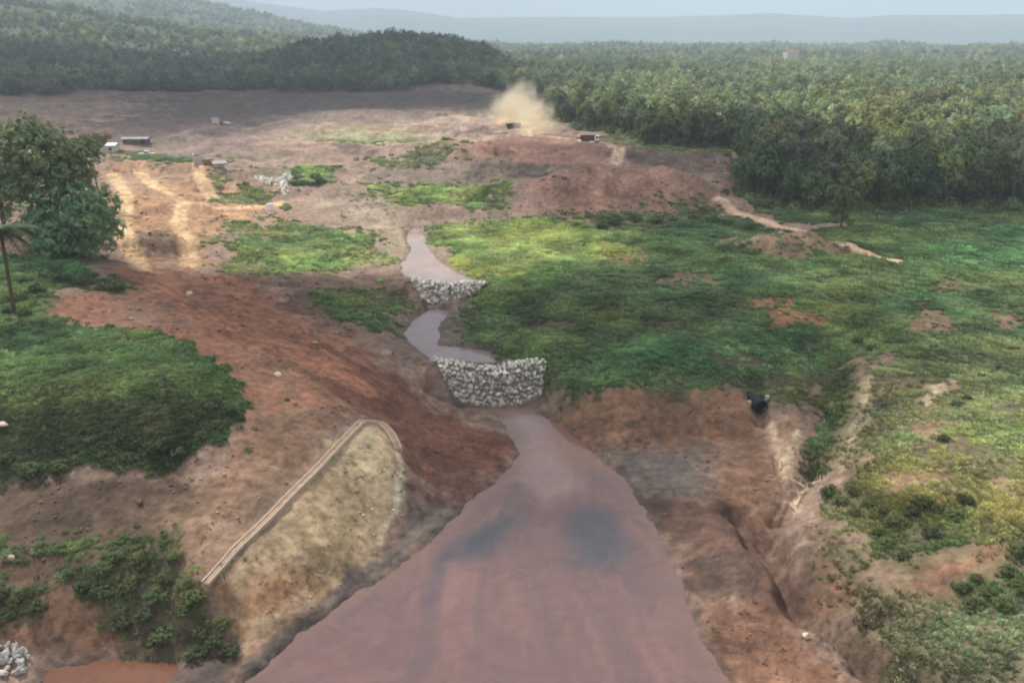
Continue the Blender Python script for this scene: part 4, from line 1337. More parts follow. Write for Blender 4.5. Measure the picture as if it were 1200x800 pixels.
def make_bush(name, seed, w, h, n, leaf, mat, lobes=6):
    r = random.Random(seed)
    L = [((0, 0, h * 0.45), (w * 0.7, w * 0.7, h * 0.5))]
    for i in range(lobes):
        a = i * 2.4 + r.random(); q = w * r.uniform(0.4, 0.65)
        L.append(((q * math.cos(a), q * math.sin(a), h * r.uniform(0.25, 0.65)), (w * r.uniform(0.3, 0.45),) * 2 + (h * r.uniform(0.22, 0.36),)))
    fm = crown_mesh('foliage', L, n, leaf, seed, fill=0.45); fm.materials.append(mat)
    tm = trunk_mesh('stem', h * 0.45, 0.03 * h + 0.02, L, seed, 3); tm.materials.append(M_BARK)
    return name, tm, fm


def place_bush(kind, loc, rz, sc, label, group=None, cat='shrub', squash=1.0):
    name, tm, fm = kind
    e = empty(name, loc, rz); e.scale = (sc, sc, sc * squash)
    for nm, me in (('stem', tm), ('foliage', fm)):
        o = bpy.data.objects.new(nm, me); COL.objects.link(o); o.parent = e
    return tag(e, label, cat, group)


big = make_bush('round_bush', 51, 5.4, 9.6, 8000, 0.30, M_TREE[3], 10)
place_bush(big, spot(92, 300), 0.4, 1.55, 'huge round green bush growing under the large spreading tree', cat='bush')
M_SCRUB = leaf_mat('leaf_scrub', lin(86, 98, 66), 0.25, 0.3, 0.3)
bushes = [make_bush('shrub', 60 + i, 1.15, 1.7, 800, 0.115, M_SCRUB, 5) for i in range(4)]


def bush_row(pts, label, group, s0=0.8, s1=1.3):
    for px, py in pts:
        k = int(rng.integers(0, 4))
        p = spot(px, py)
        place_bush(bushes[k], (p[0], p[1], p[2] - 0.1), rng.uniform(0, 6.28), rng.uniform(s0, s1), label, group, squash=rng.uniform(0.5, 0.8))


bush_row([(122, 668), (138, 655), (150, 690), (166, 664), (182, 700), (196, 680), (205, 652), (214, 715), (230, 702), (236, 735), (252, 752), (262, 728), (270, 765), (190, 738), (168, 722), (120, 700), (142, 728), (228, 762), (98, 690), (86, 668)],
         'dark green shrub on the steep red bank below the concrete drain', 'shrubs on the bank below the drain', 0.7, 1.2)
bush_row([(4, 700), (18, 712), (34, 702), (10, 728), (44, 718), (-10, 715)], 'leafy shrub above the pile of grey rocks', 'shrubs above the grey rock pile', 0.7, 1.1)
bush_row([(20, 548), (36, 552), (48, 545), (70, 548), (8, 540), (90, 540), (120, 535), (150, 540), (180, 530), (210, 536), (236, 515), (256, 500), (268, 480), (246, 478)],
         'dark shrub at the foot of the tall grass mound', 'shrubs at the foot of the grass mound', 0.7, 1.2)
bush_row([(985, 590), (1000, 578), (1002, 602), (1020, 590), (1036, 600), (1050, 612), (1068, 600), (1082, 590), (1100, 596), (1118, 606), (1040, 640), (1058, 655), (1030, 625), (1090, 630), (1130, 590), (972, 578)],
         'dense green shrub on the slope above the red gully', 'shrubs on the slope above the gully', 0.7, 1.2)
bush_row([(1125, 690), (1145, 680), (1160, 700), (1180, 672), (1195, 690), (1175, 712), (1140, 708), (1200, 650)], 'green shrub below the strip of bare red soil on the dry slope', 'shrubs below the bare strip', 0.7, 1.15)
bush_row([(30, 330), (52, 325), (74, 330), (96, 332), (118, 338), (136, 340), (44, 345), (20, 352), (10, 366), (62, 318), (30, 372), (108, 326)], 'low green shrub on the bank at the edge of the red clearing', 'shrubs at the edge of the red clearing', 1.0, 1.7)
bush_row([(1005, 400), (1022, 410), (1120, 478), (1132, 470), (1105, 520), (1150, 440), (1172, 430), (1190, 410), (1094, 408)], 'small shrub among the yellowing grass on the slope', 'shrubs among the yellowing grass', 0.6, 1.0)
bush_row([(720, 266), (744, 262), (768, 264), (790, 262), (812, 260), (835, 262), (706, 270), (852, 264), (878, 270)], 'low green shrub along the top of the grass field below the red mound', 'shrubs below the red mound', 1.3, 2.1)
bush_row([(700, 152), (722, 158), (742, 163), (765, 169), (790, 173), (815, 176), (838, 178), (735, 155), (780, 168)], 'dusty shrub between the dirt track and the wood', 'shrubs between track and wood', 1.6, 2.6)
bush_row([(345, 222), (356, 224), (366, 225), (377, 224), (350, 212), (370, 213)], 'low green shrub beside the white stone chute', 'shrubs beside the white stone chute', 1.6, 2.2)

# big dark tree standing out of the wood
kind = make_tree('forest_tree', 47, 11.0, 4.2, 1700, 0.5, M_TREE[0], 1, 0.05, 8)
place_tree(kind, spot(985, 268), 0.4, 1.0, 'dark bushy tree standing forward of the wood beside the end of the dirt path', 'tree')


# ---- palm ---------------------------------------------------------------------------------------
def frond(length, droop, seed, width=0.85):
    r = np.random.default_rng(seed)
    V, F = [], []
    n = 14
    spine = [Vector((length * t, 0, length * (0.28 * t - droop * t * t))) for t in np.linspace(0, 1, n)]
    for i in range(n - 1):
        p, q = spine[i], spine[i + 1]
        b = len(V); V += [p + Vector((0, 0.03, 0)), p - Vector((0, 0.03, 0)), q - Vector((0, 0.02, 0)), q + Vector((0, 0.02, 0))]; F.append((b, b + 1, b + 2, b + 3))
        wl = width * math.sin(math.pi * (0.12 + 0.86 * i / n))
        for s in (-1, 1):
            for k in (0.0, 0.5):
                a = p.lerp(q, k); tip = a + Vector((wl * 0.6, s * wl * 1.3, -wl * r.uniform(0.5, 1.0)))
                b = len(V); V += [a, a + Vector((0.17, 0, 0)), tip]; F.append((b, b + 1, b + 2))
    return V, F


px_, py_, pz_ = spot(17, 366)
palm = empty('palm_tree', (px_, py_, pz_), 0.2, 1.5)
bm = bmesh.new(); tube(bm, [(0, 0, -0.5), (0.05, 0, 2), (0.15, 0, 5), (0.2, 0, 7.6)], [0.24, 0.17, 0.15, 0.17], 8)
me = bpy.data.meshes.new('trunk'); bm.to_mesh(me); bm.free(); me.materials.append(M_BARK)
o = bpy.data.objects.new('trunk', me); COL.objects.link(o); o.parent = palm
for k in range(22):
    dead = k % 3 == 2
    V, F = frond(2.7 if not dead else 2.3, (0.55 + 0.35 * random.random()) if not dead else 1.25, 700 + k)
    o = mesh_obj('frond', V, F, M_DEAD if dead else M_TREE[0], palm)
    o.location = (0.2, 0, 7.6 - (0.25 if dead else 0)); o.rotation_euler = (0, 0 if dead else -0.45 + 0.35 * random.random(), k * 2.4)
tag(palm, 'palm with thin trunk and drooping brown fronds on the grassy bank', 'palm')

# =====================================================================================
# stone weirs
# =====================================================================================
M_STONE = simple_mat('pale_stone', lin(226, 221, 210), 0.88, 0.26, 1.3, bump=0.4)
M_STONE_WARM = simple_mat('warm_stone', lin(196, 178, 162), 0.9, 0.28, 1.3, bump=0.4)
M_STONE_GREY = simple_mat('grey_stone', lin(184, 180, 174), 0.9, 0.3, 1.3, bump=0.4)
M_CORE = simple_mat('stone_core', lin(120, 114, 108), 0.95, 0.3, 1.0)
rock_pool = {m.name: [rock_mesh('rock', 900 + i) for i in range(8)] for m in (M_STONE, M_STONE_WARM, M_STONE_GREY)}
for m in (M_STONE, M_STONE_WARM, M_STONE_GREY):
    for me in rock_pool[m.name]:
        me.materials.append(m)


def put_rock(parent, p, size, mat, origin):
    me = rock_pool[mat.name][int(rng.integers(0, 8))]
    o = bpy.data.objects.new('rock', me); COL.objects.link(o); o.parent = parent
    o.location = Vector(p) - Vector(origin)
    o.rotation_euler = rng.uniform(0, 6.28, 3)
    o.scale = (size, size * rng.uniform(0.8, 1.2), size * rng.uniform(0.75, 1.1))
    return o


def weir(name, label, crest, foot, ncol, nrow, size, back=1.4, warm_from=0.5, sag=0.0, sidefall=0.6):
    """crest and foot: world polylines of equal length; stones laid in uneven rows down the face and over the back"""
    crest = np.array(crest, float); foot = np.array(foot, float)
    o0 = (crest.mean(0) + foot.mean(0)) / 2
    root = empty(name, o0)
    tag(root, label, 'weir')

    def along(P, s):
        k = np.linspace(0, 1, len(P))
        return np.array([np.interp(s, k, P[:, i]) for i in range(3)])
    for j in range(nrow + 2):
        for i in range(ncol):
            s = (i + 0.5 + rng.uniform(-0.32, 0.32) + 0.5 * (j % 2)) / ncol
            if s > 1: s -= 1.0 / ncol * rng.uniform(0.5, 1)
            c = along(crest, s); f = along(foot, s)
            end = 1 - min(1, abs(s - 0.5) * 2) ** 6 * 0.3
            c[2] -= sag * math.sin(math.pi * s)
            if j < 2:   # crest and its back
                p = c + np.array((0, back * (1 - j) * 0.75, -0.12 * (1 - j)))
                t = 0.0
            else:
                t = (j - 1.6 + rng.uniform(-0.25, 0.25)) / nrow
                p = c * (1 - t) + f * t
                p[2] += 0.12 * math.sin(math.pi * t)
            p = p + rng.normal(0, size * 0.16, 3)
            p[2] *= 1.0
            mat = M_STONE if t < warm_from * 0.6 + rng.uniform(-0.15, 0.15) else (M_STONE_GREY if rng.random() < 0.55 else M_STONE_WARM)
            put_rock(root, p, size * rng.choice((0.62, 0.8, 0.95, 1.1, 1.45)) * rng.uniform(0.9, 1.1) * end, mat, o0)
    # rubble core behind the stones
    V, F = [], []
    m = 14
    for i in range(m):
        s = i / (m - 1)
        c = along(crest, s) - o0; f = along(foot, s) - o0
        c[2] -= sag * math.sin(math.pi * s)
        V += [f + (0, 0, -1.0), f + (0, 0.1, -0.15), c + (0, 0, -0.25), c + (0, back, -0.3), c + (0, back + 0.6, -2.6)]
    for i in range(m - 1):
        for k in range(4):
            F.append((i * 5 + k, (i + 1) * 5 + k, (i + 1) * 5 + k + 1, i * 5 + k + 1))
    F.append((0, 1, 2, 3, 4)); e = (m - 1) * 5; F.append((e + 4, e + 3, e + 2, e + 1, e))
    mesh_obj('core', V, F, M_CORE, root)
    return root


weir('rock_weir', 'large curved weir of pale stones holding back the stream above the muddy pond',
     WEIR_A[0], WEIR_A[1], 30, 8, 0.43)
weir('rock_weir', 'smaller weir of grey stones farther up the stream',
     WEIR_B[0], WEIR_B[1], 26, 6, 0.48, warm_from=0.5)


def rock_heap(name, label, pts, n, size, mat, cat='rock pile', thick=0.4):
    """stones heaped over a polygon of the land"""
    P = poly(pts)
    c = P.mean(0); o0 = (c[0], c[1], float(hz(*c)[0]))
    root = empty(name, o0); tag(root, label, cat)
    k = 0
    while k < n:
        x = rng.uniform(P[:, 0].min(), P[:, 0].max()); y = rng.uniform(P[:, 1].min(), P[:, 1].max())
        if in_poly(P, np.array([x]), np.array([y]))[0]:
            put_rock(root, (x, y, float(hz(x, y)[0]) + rng.uniform(0, thick)), size * rng.uniform(0.6, 1.35), mat, o0); k += 1
    return root


rock_heap('stone_chute', 'white stone chute running down into the valley beside a clump of green shrubs', [(293, 209), (306, 209), (324, 214), (334, 205), (344, 205), (342, 216), (338, 230), (328, 230), (322, 220), (306, 216)], 130, 0.75, M_STONE)
rock_heap('rock_pile', 'heap of grey rocks at the edge of the orange puddle', [(-20, 765), (20, 758), (36, 768), (30, 790), (0, 800), (-30, 800)], 90, 0.42, M_STONE_GREY)
rock_heap('rubble_heap', 'low heap of brown and pale rubble beside the yellow track', [(292, 248), (312, 246), (318, 256), (296, 258)], 26, 0.5, M_STONE_WARM)


def boulder(px, py, size, mat, label):
    p = spot(px, py)
    me = rock_mesh('boulder', int(px * 7 + py), 2); me.materials.append(mat)
    o = bpy.data.objects.new('boulder', me); COL.objects.link(o)
    o.location = (p[0], p[1], p[2] + size * 0.3); o.scale = (size, size, size); o.rotation_euler = (0, 0, rng.uniform(0, 6))
    tag(o, label, 'boulder')


M_DARKROCK = simple_mat('dark_rock', lin(92, 72, 62), 0.95, 0.3, 2)
boulder(325, 438, 0.55, M_STONE, 'pale boulder lying alone on the red slope uphill from the concrete drain')
boulder(370, 402, 0.5, M_STONE_WARM, 'buff boulder on the dark side of the earth road')
boulder(222, 346, 0.75, M_STONE_WARM, 'flat pinkish boulder in the middle of the red clearing')
boulder(284, 386, 0.4, M_DARKROCK, 'dark clod beside the earth road')
boulder(336, 468, 0.4, M_DARKROCK, 'dark clod downhill from the pale boulder')
boulder(183, 391, 0.42, M_DARKROCK, 'dark clod at the top edge of the grass mound')
boulder(154, 374, 0.5, M_STONE_WARM, 'buff boulder between the red clearing and the grass mound')
boulder(164, 590, 0.55, M_DARKROCK, 'dark rock on the terrace above the shrubs')
boulder(944, 746, 0.5, M_STONE_WARM, 'pale rock on the orange mud beside the gully')
boulder(4, 500, 0.6, M_STONE_WARM, 'buff rock at the foot of the grass mound')
boulder(14, 658, 0.4, M_STONE_WARM, 'buff rock above the leafy shrubs on the terrace')

# =====================================================================================
# concrete drain
# =====================================================================================
M_CONC = simple_mat('concrete', lin(196, 180, 160), 0.9, 0.14, 1.5, bump=0.3)
M_SILT = simple_mat('drain_silt', lin(150, 124, 104), 0.95, 0.25, 1.5)


def drain():
    pts = [(240, 683), (270, 651), (300, 621), (330, 592), (358, 565), (385, 538), (405, 516), (418, 502), (430, 496), (446, 499), (458, 511), (467, 530)]
    W = np.array([ground_at(*p) for p in pts])
    t = np.linspace(0, 1, len(W)); tt = np.linspace(0, 1, 40)
    C = np.stack([np.interp(tt, t, W[:, i]) for i in range(3)], 1)
    for _ in range(6):
        C[1:-1] = (C[:-2] + C[1:-1] * 2 + C[2:]) / 4
    T0 = np.gradient(C, axis=0); S0 = np.stack([T0[:, 1], -T0[:, 0]], 1); S0 /= np.linalg.norm(S0, axis=1, keepdims=True)
    zz = np.max([height(C[:, 0] + S0[:, 0] * q, C[:, 1] + S0[:, 1] * q) for q in (-0.6, 0.0, 0.6)], 0)
    C[:, 2] = np.maximum(zz, C[:, 2]) - 0.04
    for _ in range(3):
        C[1:-1, 2] = np.maximum(C[1:-1, 2], (C[:-2, 2] + C[1:-1, 2] * 2 + C[2:, 2]) / 4)
    o0 = C[0].copy()
    root = empty('concrete_drain', o0); tag(root, 'pale concrete drain running down the tan slope and curving over its top', 'drain')
    C = C - o0
    T = np.gradient(C, axis=0); S = np.stack([T[:, 1], -T[:, 0], np.zeros(len(T))], 1); S /= np.linalg.norm(S, axis=1, keepdims=True)

    def bar(name, a, b, z0, z1, mat):
        V, F = [], []
        for c, s in zip(C, S):
            V += [c + s * a + (0, 0, z0), c + s * b + (0, 0, z0), c + s * b + (0, 0, z1), c + s * a + (0, 0, z1)]
        for i in range(len(C) - 1):
            for k in range(4):
                F.append((i * 4 + k, i * 4 + (k + 1) % 4, (i + 1) * 4 + (k + 1) % 4, (i + 1) * 4 + k))
        F.append((3, 2, 1, 0)); e = (len(C) - 1) * 4; F.append((e, e + 1, e + 2, e + 3))
        mesh_obj(name, V, F, mat, root)
    bar('side_wall', -0.42, -0.30, -0.6, 0.09, M_CONC)
    bar('side_wall', 0.30, 0.42, -0.6, 0.09, M_CONC)
    bar('channel_floor', -0.297, 0.297, -0.6, -0.02, M_SILT)


drain()


# =====================================================================================
# boxes and small built things
# =====================================================================================
def add_box(bm, c, s, rz=0.0, rx=0.0):
    m = Matrix.Translation(c) @ Matrix.Rotation(rz, 4, 'Z') @ Matrix.Rotation(rx, 4, 'X') @ Matrix.Diagonal((*s, 1))
    r = bmesh.ops.create_cube(bm, size=1.0, matrix=m)
    return r['verts']


def box_part(name, parent, mat, boxes, bevel=0.0):
    bm = bmesh.new()
    for bx_ in boxes:
        add_box(bm, *bx_)
    if bevel:
        bmesh.ops.bevel(bm, geom=list(bm.edges), offset=bevel, segments=2, affect='EDGES')
    me = bpy.data.meshes.new(name); bm.to_mesh(me); bm.free(); me.materials.append(mat)
    o = bpy.data.objects.new(name, me); COL.objects.link(o); o.parent = parent
    return o


def cyl_part(name, parent, mat, c, r, l, axis='X', seg=16, hollow=None):
    bm = bmesh.new()
    rot = {'X': Matrix.Rotation(math.pi / 2, 4, 'Y'), 'Y': Matrix.Rotation(math.pi / 2, 4, 'X'), 'Z': Matrix.Identity(4)}[axis]
    bmesh.ops.create_cone(bm, segments=seg, radius1=r, radius2=r, depth=l, cap_ends=True, matrix=Matrix.Translation(c) @ rot)
    me = bpy.data.meshes.new(name); bm.to_mesh(me); bm.free(); me.materials.append(mat)
    o = bpy.data.objects.new(name, me); COL.objects.link(o); o.parent = parent
    return o


M_WHITE = simple_mat('white_sheet', lin(232, 232, 228), 0.55, 0.06, 0.5)
M_PLASTER = simple_mat('plaster', lin(206, 198, 188), 0.9, 0.1, 0.6)
M_GREYROOF = simple_mat('grey_roof', lin(164, 160, 160), 0.7, 0.12, 0.5)
M_DARK = simple_mat('dark_opening', lin(34, 32, 32), 0.8, 0.1)
M_GLASS = simple_mat('window_glass', lin(44, 52, 58), 0.15, 0.1)
M_BRICKY = simple_mat('clay_wall', lin(160, 112, 90), 0.9, 0.15, 1.0)
M_MUDWALL = simple_mat('mud_wall', lin(104, 88, 84), 0.9, 0.15, 1.0)
M_TILE = simple_mat('clay_roof', lin(170, 116, 92), 0.9, 0.15, 1.0)
M_RUBBER = simple_mat('rubber', lin(36, 35, 34), 0.9, 0.1)
M_PAINT_W = simple_mat('white_paint', lin(228, 228, 224), 0.35, 0.04)
M_PAINT_R = simple_mat('rust_paint', lin(88, 62, 54), 0.6, 0.12)
M_STEEL = simple_mat('steel', lin(120, 118, 116), 0.5, 0.1, metal=0.6)


def shed(name, px, py, L_, W_, Hh, rz, wall, roof, label, pitch=0.16, cat='shed'):
    p = spot(px, py)
    r = empty(name, p, rz); tag(r, label, cat)
    box_part('wall', r, wall, [((0, -W_ / 2 + 0.1, Hh / 2 - 0.3), (L_, 0.2, Hh + 0.6)), ((0, W_ / 2 - 0.1, Hh / 2 - 0.3), (L_, 0.2, Hh + 0.6)),
                               ((-L_ / 2 + 0.1, 0, Hh / 2 - 0.3), (0.2, W_ - 0.42, Hh + 0.6)), ((L_ / 2 - 0.1, 0, Hh / 2 - 0.3), (0.2, W_ - 0.42, Hh + 0.6))])
    bm = bmesh.new()
    h = W_ / 2 * math.tan(pitch) + 0.15
    e = 0.5
    vs_ = [bm.verts.new(v) for v in ((-L_ / 2 - e, -W_ / 2 - e, Hh), (L_ / 2 + e, -W_ / 2 - e, Hh), (L_ / 2 + e, 0, Hh + h), (-L_ / 2 - e, 0, Hh + h), (-L_ / 2 - e, W_ / 2 + e, Hh), (L_ / 2 + e, W_ / 2 + e, Hh),
                                      (-L_ / 2 - e, -W_ / 2 - e, Hh + .14), (L_ / 2 + e, -W_ / 2 - e, Hh + .14), (L_ / 2 + e, 0, Hh + h + .14), (-L_ / 2 - e, 0, Hh + h + .14), (-L_ / 2 - e, W_ / 2 + e, Hh + .14), (L_ / 2 + e, W_ / 2 + e, Hh + .14))]
    for f in ((0, 3, 2, 1), (3, 4, 5, 2), (6, 7, 8, 9), (9, 8, 11, 10), (0, 1, 7, 6), (5, 4, 10, 11), (0, 6, 9, 3), (3, 9, 10, 4), (1, 2, 8, 7), (2, 5, 11, 8)):
        bm.faces.new([vs_[i] for i in f])
    bmesh.ops.recalc_face_normals(bm, faces=bm.faces)
    me = bpy.data.meshes.new('roof'); bm.to_mesh(me); bm.free(); me.materials.append(roof)
    o = bpy.data.objects.new('roof', me); COL.objects.link(o); o.parent = r
    nwin = max(1, int(L_ / 3.4))
    for i in range(nwin):
        x = (i + 0.5) / nwin * L_ - L_ / 2 + 0.6
        if i == nwin // 2:
            box_part('door', r, M_DARK, [((x, -W_ / 2 - 0.03, 1.05), (1.0, 0.1, 2.1))])
        else:
            w = box_part('window', r, M_PLASTER, [((x, -W_ / 2 - 0.02, 1.6), (1.3, 0.1, 1.1))])
            box_part('pane', w, M_GLASS, [((x, -W_ / 2 - 0.05, 1.6), (1.1, 0.1, 0.9))])
    return r


shed('site_shed', 117, 177, 12.0, 5.0, 2.7, 0.05, M_PLASTER, M_WHITE, 'long shed with bright white roof behind the slender tree')
shed('site_shed', 160, 166, 9.0, 4.0, 1.8, 0.1, M_MUDWALL, M_GREYROOF, 'low dark shed with grey roof beyond the white-roofed shed')
shed('site_shed', 43, 196, 6.0, 5.0, 3.2, 0.2, M_WHITE, M_WHITE, 'white shed half hidden by the large spreading tree')
dx_, dy_, dz_ = pd(925, 82, 1150)
fh = shed('forest_house', 300, 140, 16, 12, 20.0, 0.2, M_PLASTER, M_TILE, 'pale tall house rising out of the forest canopy', cat='house')
fh.location = (dx_, dy_, float(hz(dx_, dy_)[0]))


def ruin(px, py, rz, label):
    p = spot(px, py)
    r = empty('ruined_house', p, rz); tag(r, label, 'ruin')
    box_part('wall', r, M_PLASTER, [((-2.6, 0, 1.6), (0.3, 4.0, 3.8)), ((-1.0, 2.0, 1.1), (3.0, 0.3, 2.8))])
    box_part('wall', r, M_BRICKY, [((1.6, 1.4, 0.6), (3.0, 0.3, 1.8))])
    for i in range(6):
        box_part('beam', r, M_BARK, [((0.8 + i * 1.3, -0.6 + 0.3 * (i % 3), 0.8 - 0.08 * i), (0.25, 4.0, 0.25), 0.6 - 0.35 * i, 0.25)])
    box_part('roof_slab', r, M_GREYROOF, [((4.6, -0.4, 0.7), (4.2, 2.4, 0.18), 0.2, 0.3)])


ruin(240, 206, 0.35, 'collapsed house with broken white wall and leaning beams beside the green strip')
ruin(258, 150, 1.2, 'ruined pale walls standing alone on the dark mud flat')


def truck(px, py, rz, bed_mat, cab_mat, label, sc=1.0, name='dump_truck'):
    p = spot(px, py)
    t = empty(name, p, rz, sc); tag(t, label, 'truck')
    box_part('chassis', t, M_DARK, [((-0.2, 0, 0.85), (7.0, 0.9, 0.3))])
    cab = box_part('cab', t, cab_mat, [((2.6, 0, 1.85), (1.7, 2.3, 1.9))], 0.12)
    box_part('windscreen', cab, M_GLASS, [((3.44, 0, 2.2), (0.08, 2.0, 0.8))])
    for s in (-1, 1):
        box_part('side_window', cab, M_GLASS, [((2.7, s * 1.16, 2.2), (1.0, 0.06, 0.7))])
        box_part('headlight', cab, M_STEEL, [((3.46, s * 0.85, 1.2), (0.08, 0.35, 0.22))])
    bm = bmesh.new()
    vs_ = [bm.verts.new(v) for v in ((-3.6, -1.0, 1.15), (1.5, -1.0, 1.15), (1.5, 1.0, 1.15), (-3.6, 1.0, 1.15), (-3.9, -1.25, 2.7), (1.6, -1.25, 2.9), (1.6, 1.25, 2.9), (-3.9, 1.25, 2.7),
                                      (-3.7, -1.1, 2.65), (1.45, -1.1, 2.8), (1.45, 1.1, 2.8), (-3.7, 1.1, 2.65), (-3.4, -0.85, 1.4), (1.35, -0.85, 1.4), (1.35, 0.85, 1.4), (-3.4, 0.85, 1.4))]
    for f in ((0, 3, 2, 1), (0, 1, 5, 4), (1, 2, 6, 5), (2, 3, 7, 6), (3, 0, 4, 7), (4, 5, 9, 8), (5, 6, 10, 9), (6, 7, 11, 10), (7, 4, 8, 11), (8, 9, 13, 12), (9, 10, 14, 13), (10, 11, 15, 14), (11, 8, 12, 15), (12, 13, 14, 15)):
        bm.faces.new([vs_[i] for i in f])
    me = bpy.data.meshes.new('bed'); bm.to_mesh(me); bm.free(); me.materials.append(bed_mat)
    o = bpy.data.objects.new('bed', me); COL.objects.link(o); o.parent = t
    for x in (2.5, -1.4, -2.7):
        for s in (-1, 1):
            w = cyl_part('wheel', t, M_RUBBER, (x, s * 1.0, 0.52), 0.52, 0.4, 'Y')
            cyl_part('rim', w, M_STEEL, (x, s * 1.205, 0.52), 0.28, 0.03, 'Y')
    return t


def pickup(px, py, rz, label, sc=1.0):
    p = spot(px, py)
    t = empty('pickup_truck', p, rz, sc); tag(t, label, 'truck')
    bm = bmesh.new()
    prof = [(-2.6, 0.5), (2.5, 0.5), (2.6, 0.95), (1.35, 1.1), (0.75, 1.75), (-0.75, 1.78), (-0.95, 1.1), (-2.6, 1.1)]
    a = [bm.verts.new((x, -0.9, z)) for x, z in prof]; b = [bm.verts.new((x, 0.9, z)) for x, z in prof]
    bm.faces.new(a); bm.faces.new(b[::-1])
    for i in range(len(prof)):
        j = (i + 1) % len(prof)
        bm.faces.new((a[j], a[i], b[i], b[j]))
    bmesh.ops.recalc_face_normals(bm, faces=bm.faces)
    me = bpy.data.meshes.new('body'); bm.to_mesh(me); bm.free(); me.materials.append(M_PAINT_W)
    o = bpy.data.objects.new('body', me); COL.objects.link(o); o.parent = t
    box_part('windscreen', t, M_GLASS, [((1.08, 0, 1.44), (0.05, 1.5, 0.7), 0, 0)])
    for s in (-1, 1):
        box_part('side_window', t, M_GLASS, [((0.0, s * 0.905, 1.42), (1.2, 0.04, 0.42))])
        box_part('headlight', t, M_STEEL, [((2.56, s * 0.65, 0.8), (0.08, 0.3, 0.16))])
        for x in (1.65, -1.65):
            w = cyl_part('wheel', t, M_RUBBER, (x, s * 0.82, 0.38), 0.38, 0.24, 'Y')
            cyl_part('rim', w, M_STEEL, (x, s * 0.95, 0.38), 0.2, 0.03, 'Y')
    return t


truck(692, 171, -0.35, M_PAINT_R, M_PAINT_W, 'dump truck with rust-red bed and white cab on the dirt track by the wood')
truck(602, 148, 0.5, M_DARK, M_STEEL, 'dark dump truck driving through the dust cloud', 0.9)
pickup(172, 181, 0.2, 'white pickup parked on the grass strip near the white-roofed shed', 1.0)


def culvert(px, py):
    p = spot(px, py)
    c = empty('culvert', (p[0], p[1], p[2] + 0.2), 0.25); tag(c, 'dark culvert mouth with concrete headwall at the top of the red cut bank', 'culvert')
    bm = bmesh.new(); seg = 20
    for (ro, ri, y0, y1) in ((0.95, 0.78, -0.9, 2.2),):
        R = []
        for rad, y in ((ro, y0), (ro, y1), (ri, y1), (ri, y0)):
            R.append([bm.verts.new((rad * math.cos(k * 2 * math.pi / seg), y, 0.7 + rad * math.sin(k * 2 * math.pi / seg))) for k in range(seg)])
        for q in range(4):
            for k in range(seg):
                bm.faces.new((R[q][k], R[q][(k + 1) % seg], R[(q + 1) % 4][(k + 1) % seg], R[(q + 1) % 4][k]))
    bmesh.ops.recalc_face_normals(bm, faces=bm.faces)
    me = bpy.data.meshes.new('pipe'); bm.to_mesh(me); bm.free(); me.materials.append(M_RUBBER)
    o = bpy.data.objects.new('pipe', me); COL.objects.link(o); o.parent = c
    cyl_part('pipe_end', c, M_DARK, (0, 2.0, 0.7), 0.79, 0.1, 'Y', 20)
    box_part('headwall', c, M_CONC, [((1.35, 0.1, 0.6), (0.5, 0.35, 2.4)), ((-1.35, 0.1, 0.4), (0.5, 0.35, 1.8))])


culvert(889, 468)


def marker(px, py, label, h=1.5):
    p = spot(px, py)
    m = empty('marker_post', p); tag(m, label, 'post')
    cyl_part('post', m, M_STEEL, (0, 0, h / 2 - 0.2), 0.05, h + 0.4, 'Z', 8)
    box_part('plate', m, M_WHITE, [((0, -0.06, h - 0.25), (0.55, 0.04, 0.5))])


marker(238, 326, 'white marker post at the top of the red earth road')
def tank(px, py):
    p = spot(px, py)
    t = empty('water_tank', p); tag(t, 'small white water tank at the end of the green strip', 'tank')
    cyl_part('body', t, M_WHITE, (0, 0, 0.85), 0.85, 1.7, 'Z', 20); cyl_part('lid', t, M_WHITE, (0, 0, 1.78), 0.45, 0.16, 'Z', 16)


tank(317, 245)


def branch(px, py, L_, rz, label):
    p = spot(px, py)
    bm = bmesh.new()
    tube(bm, [(-L_ / 2, 0, 0.05), (0, 0.1, 0.2), (L_ / 2, -0.1, 0.3)], [0.12, 0.09, 0.03], 6)
    tube(bm, [(0, 0.1, 0.2), (L_ * 0.2, 0.5, 0.5), (L_ * 0.4, 0.8, 0.5)], [0.06, 0.04, 0.02], 5)
    tube(bm, [(-L_ * 0.2, 0.05, 0.13), (0, -0.5, 0.4)], [0.05, 0.02], 5)
    me = bpy.data.meshes.new('fallen_branch'); bm.to_mesh(me); bm.free(); me.materials.append(M_DEADWOOD)
    o = bpy.data.objects.new('fallen_branch', me); COL.objects.link(o)
    o.location = p; o.rotation_euler = (0, 0, rz); tag(o, label, 'branch', 'bleached branches in the gully')


M_DEADWOOD = simple_mat('bleached_wood', lin(200, 178, 154), 0.9, 0.12)
for px, py, L_, rz in ((940, 570, 3.2, 1.0), (932, 580, 2.6, 1.8), (948, 562, 2.4, 0.6), (936, 556, 2.0, 2.2), (915, 542, 2.2, 1.3), (962, 556, 2.2, 0.4)):
    branch(px, py, L_, rz, 'bleached fallen branch washed into the eroded gully')

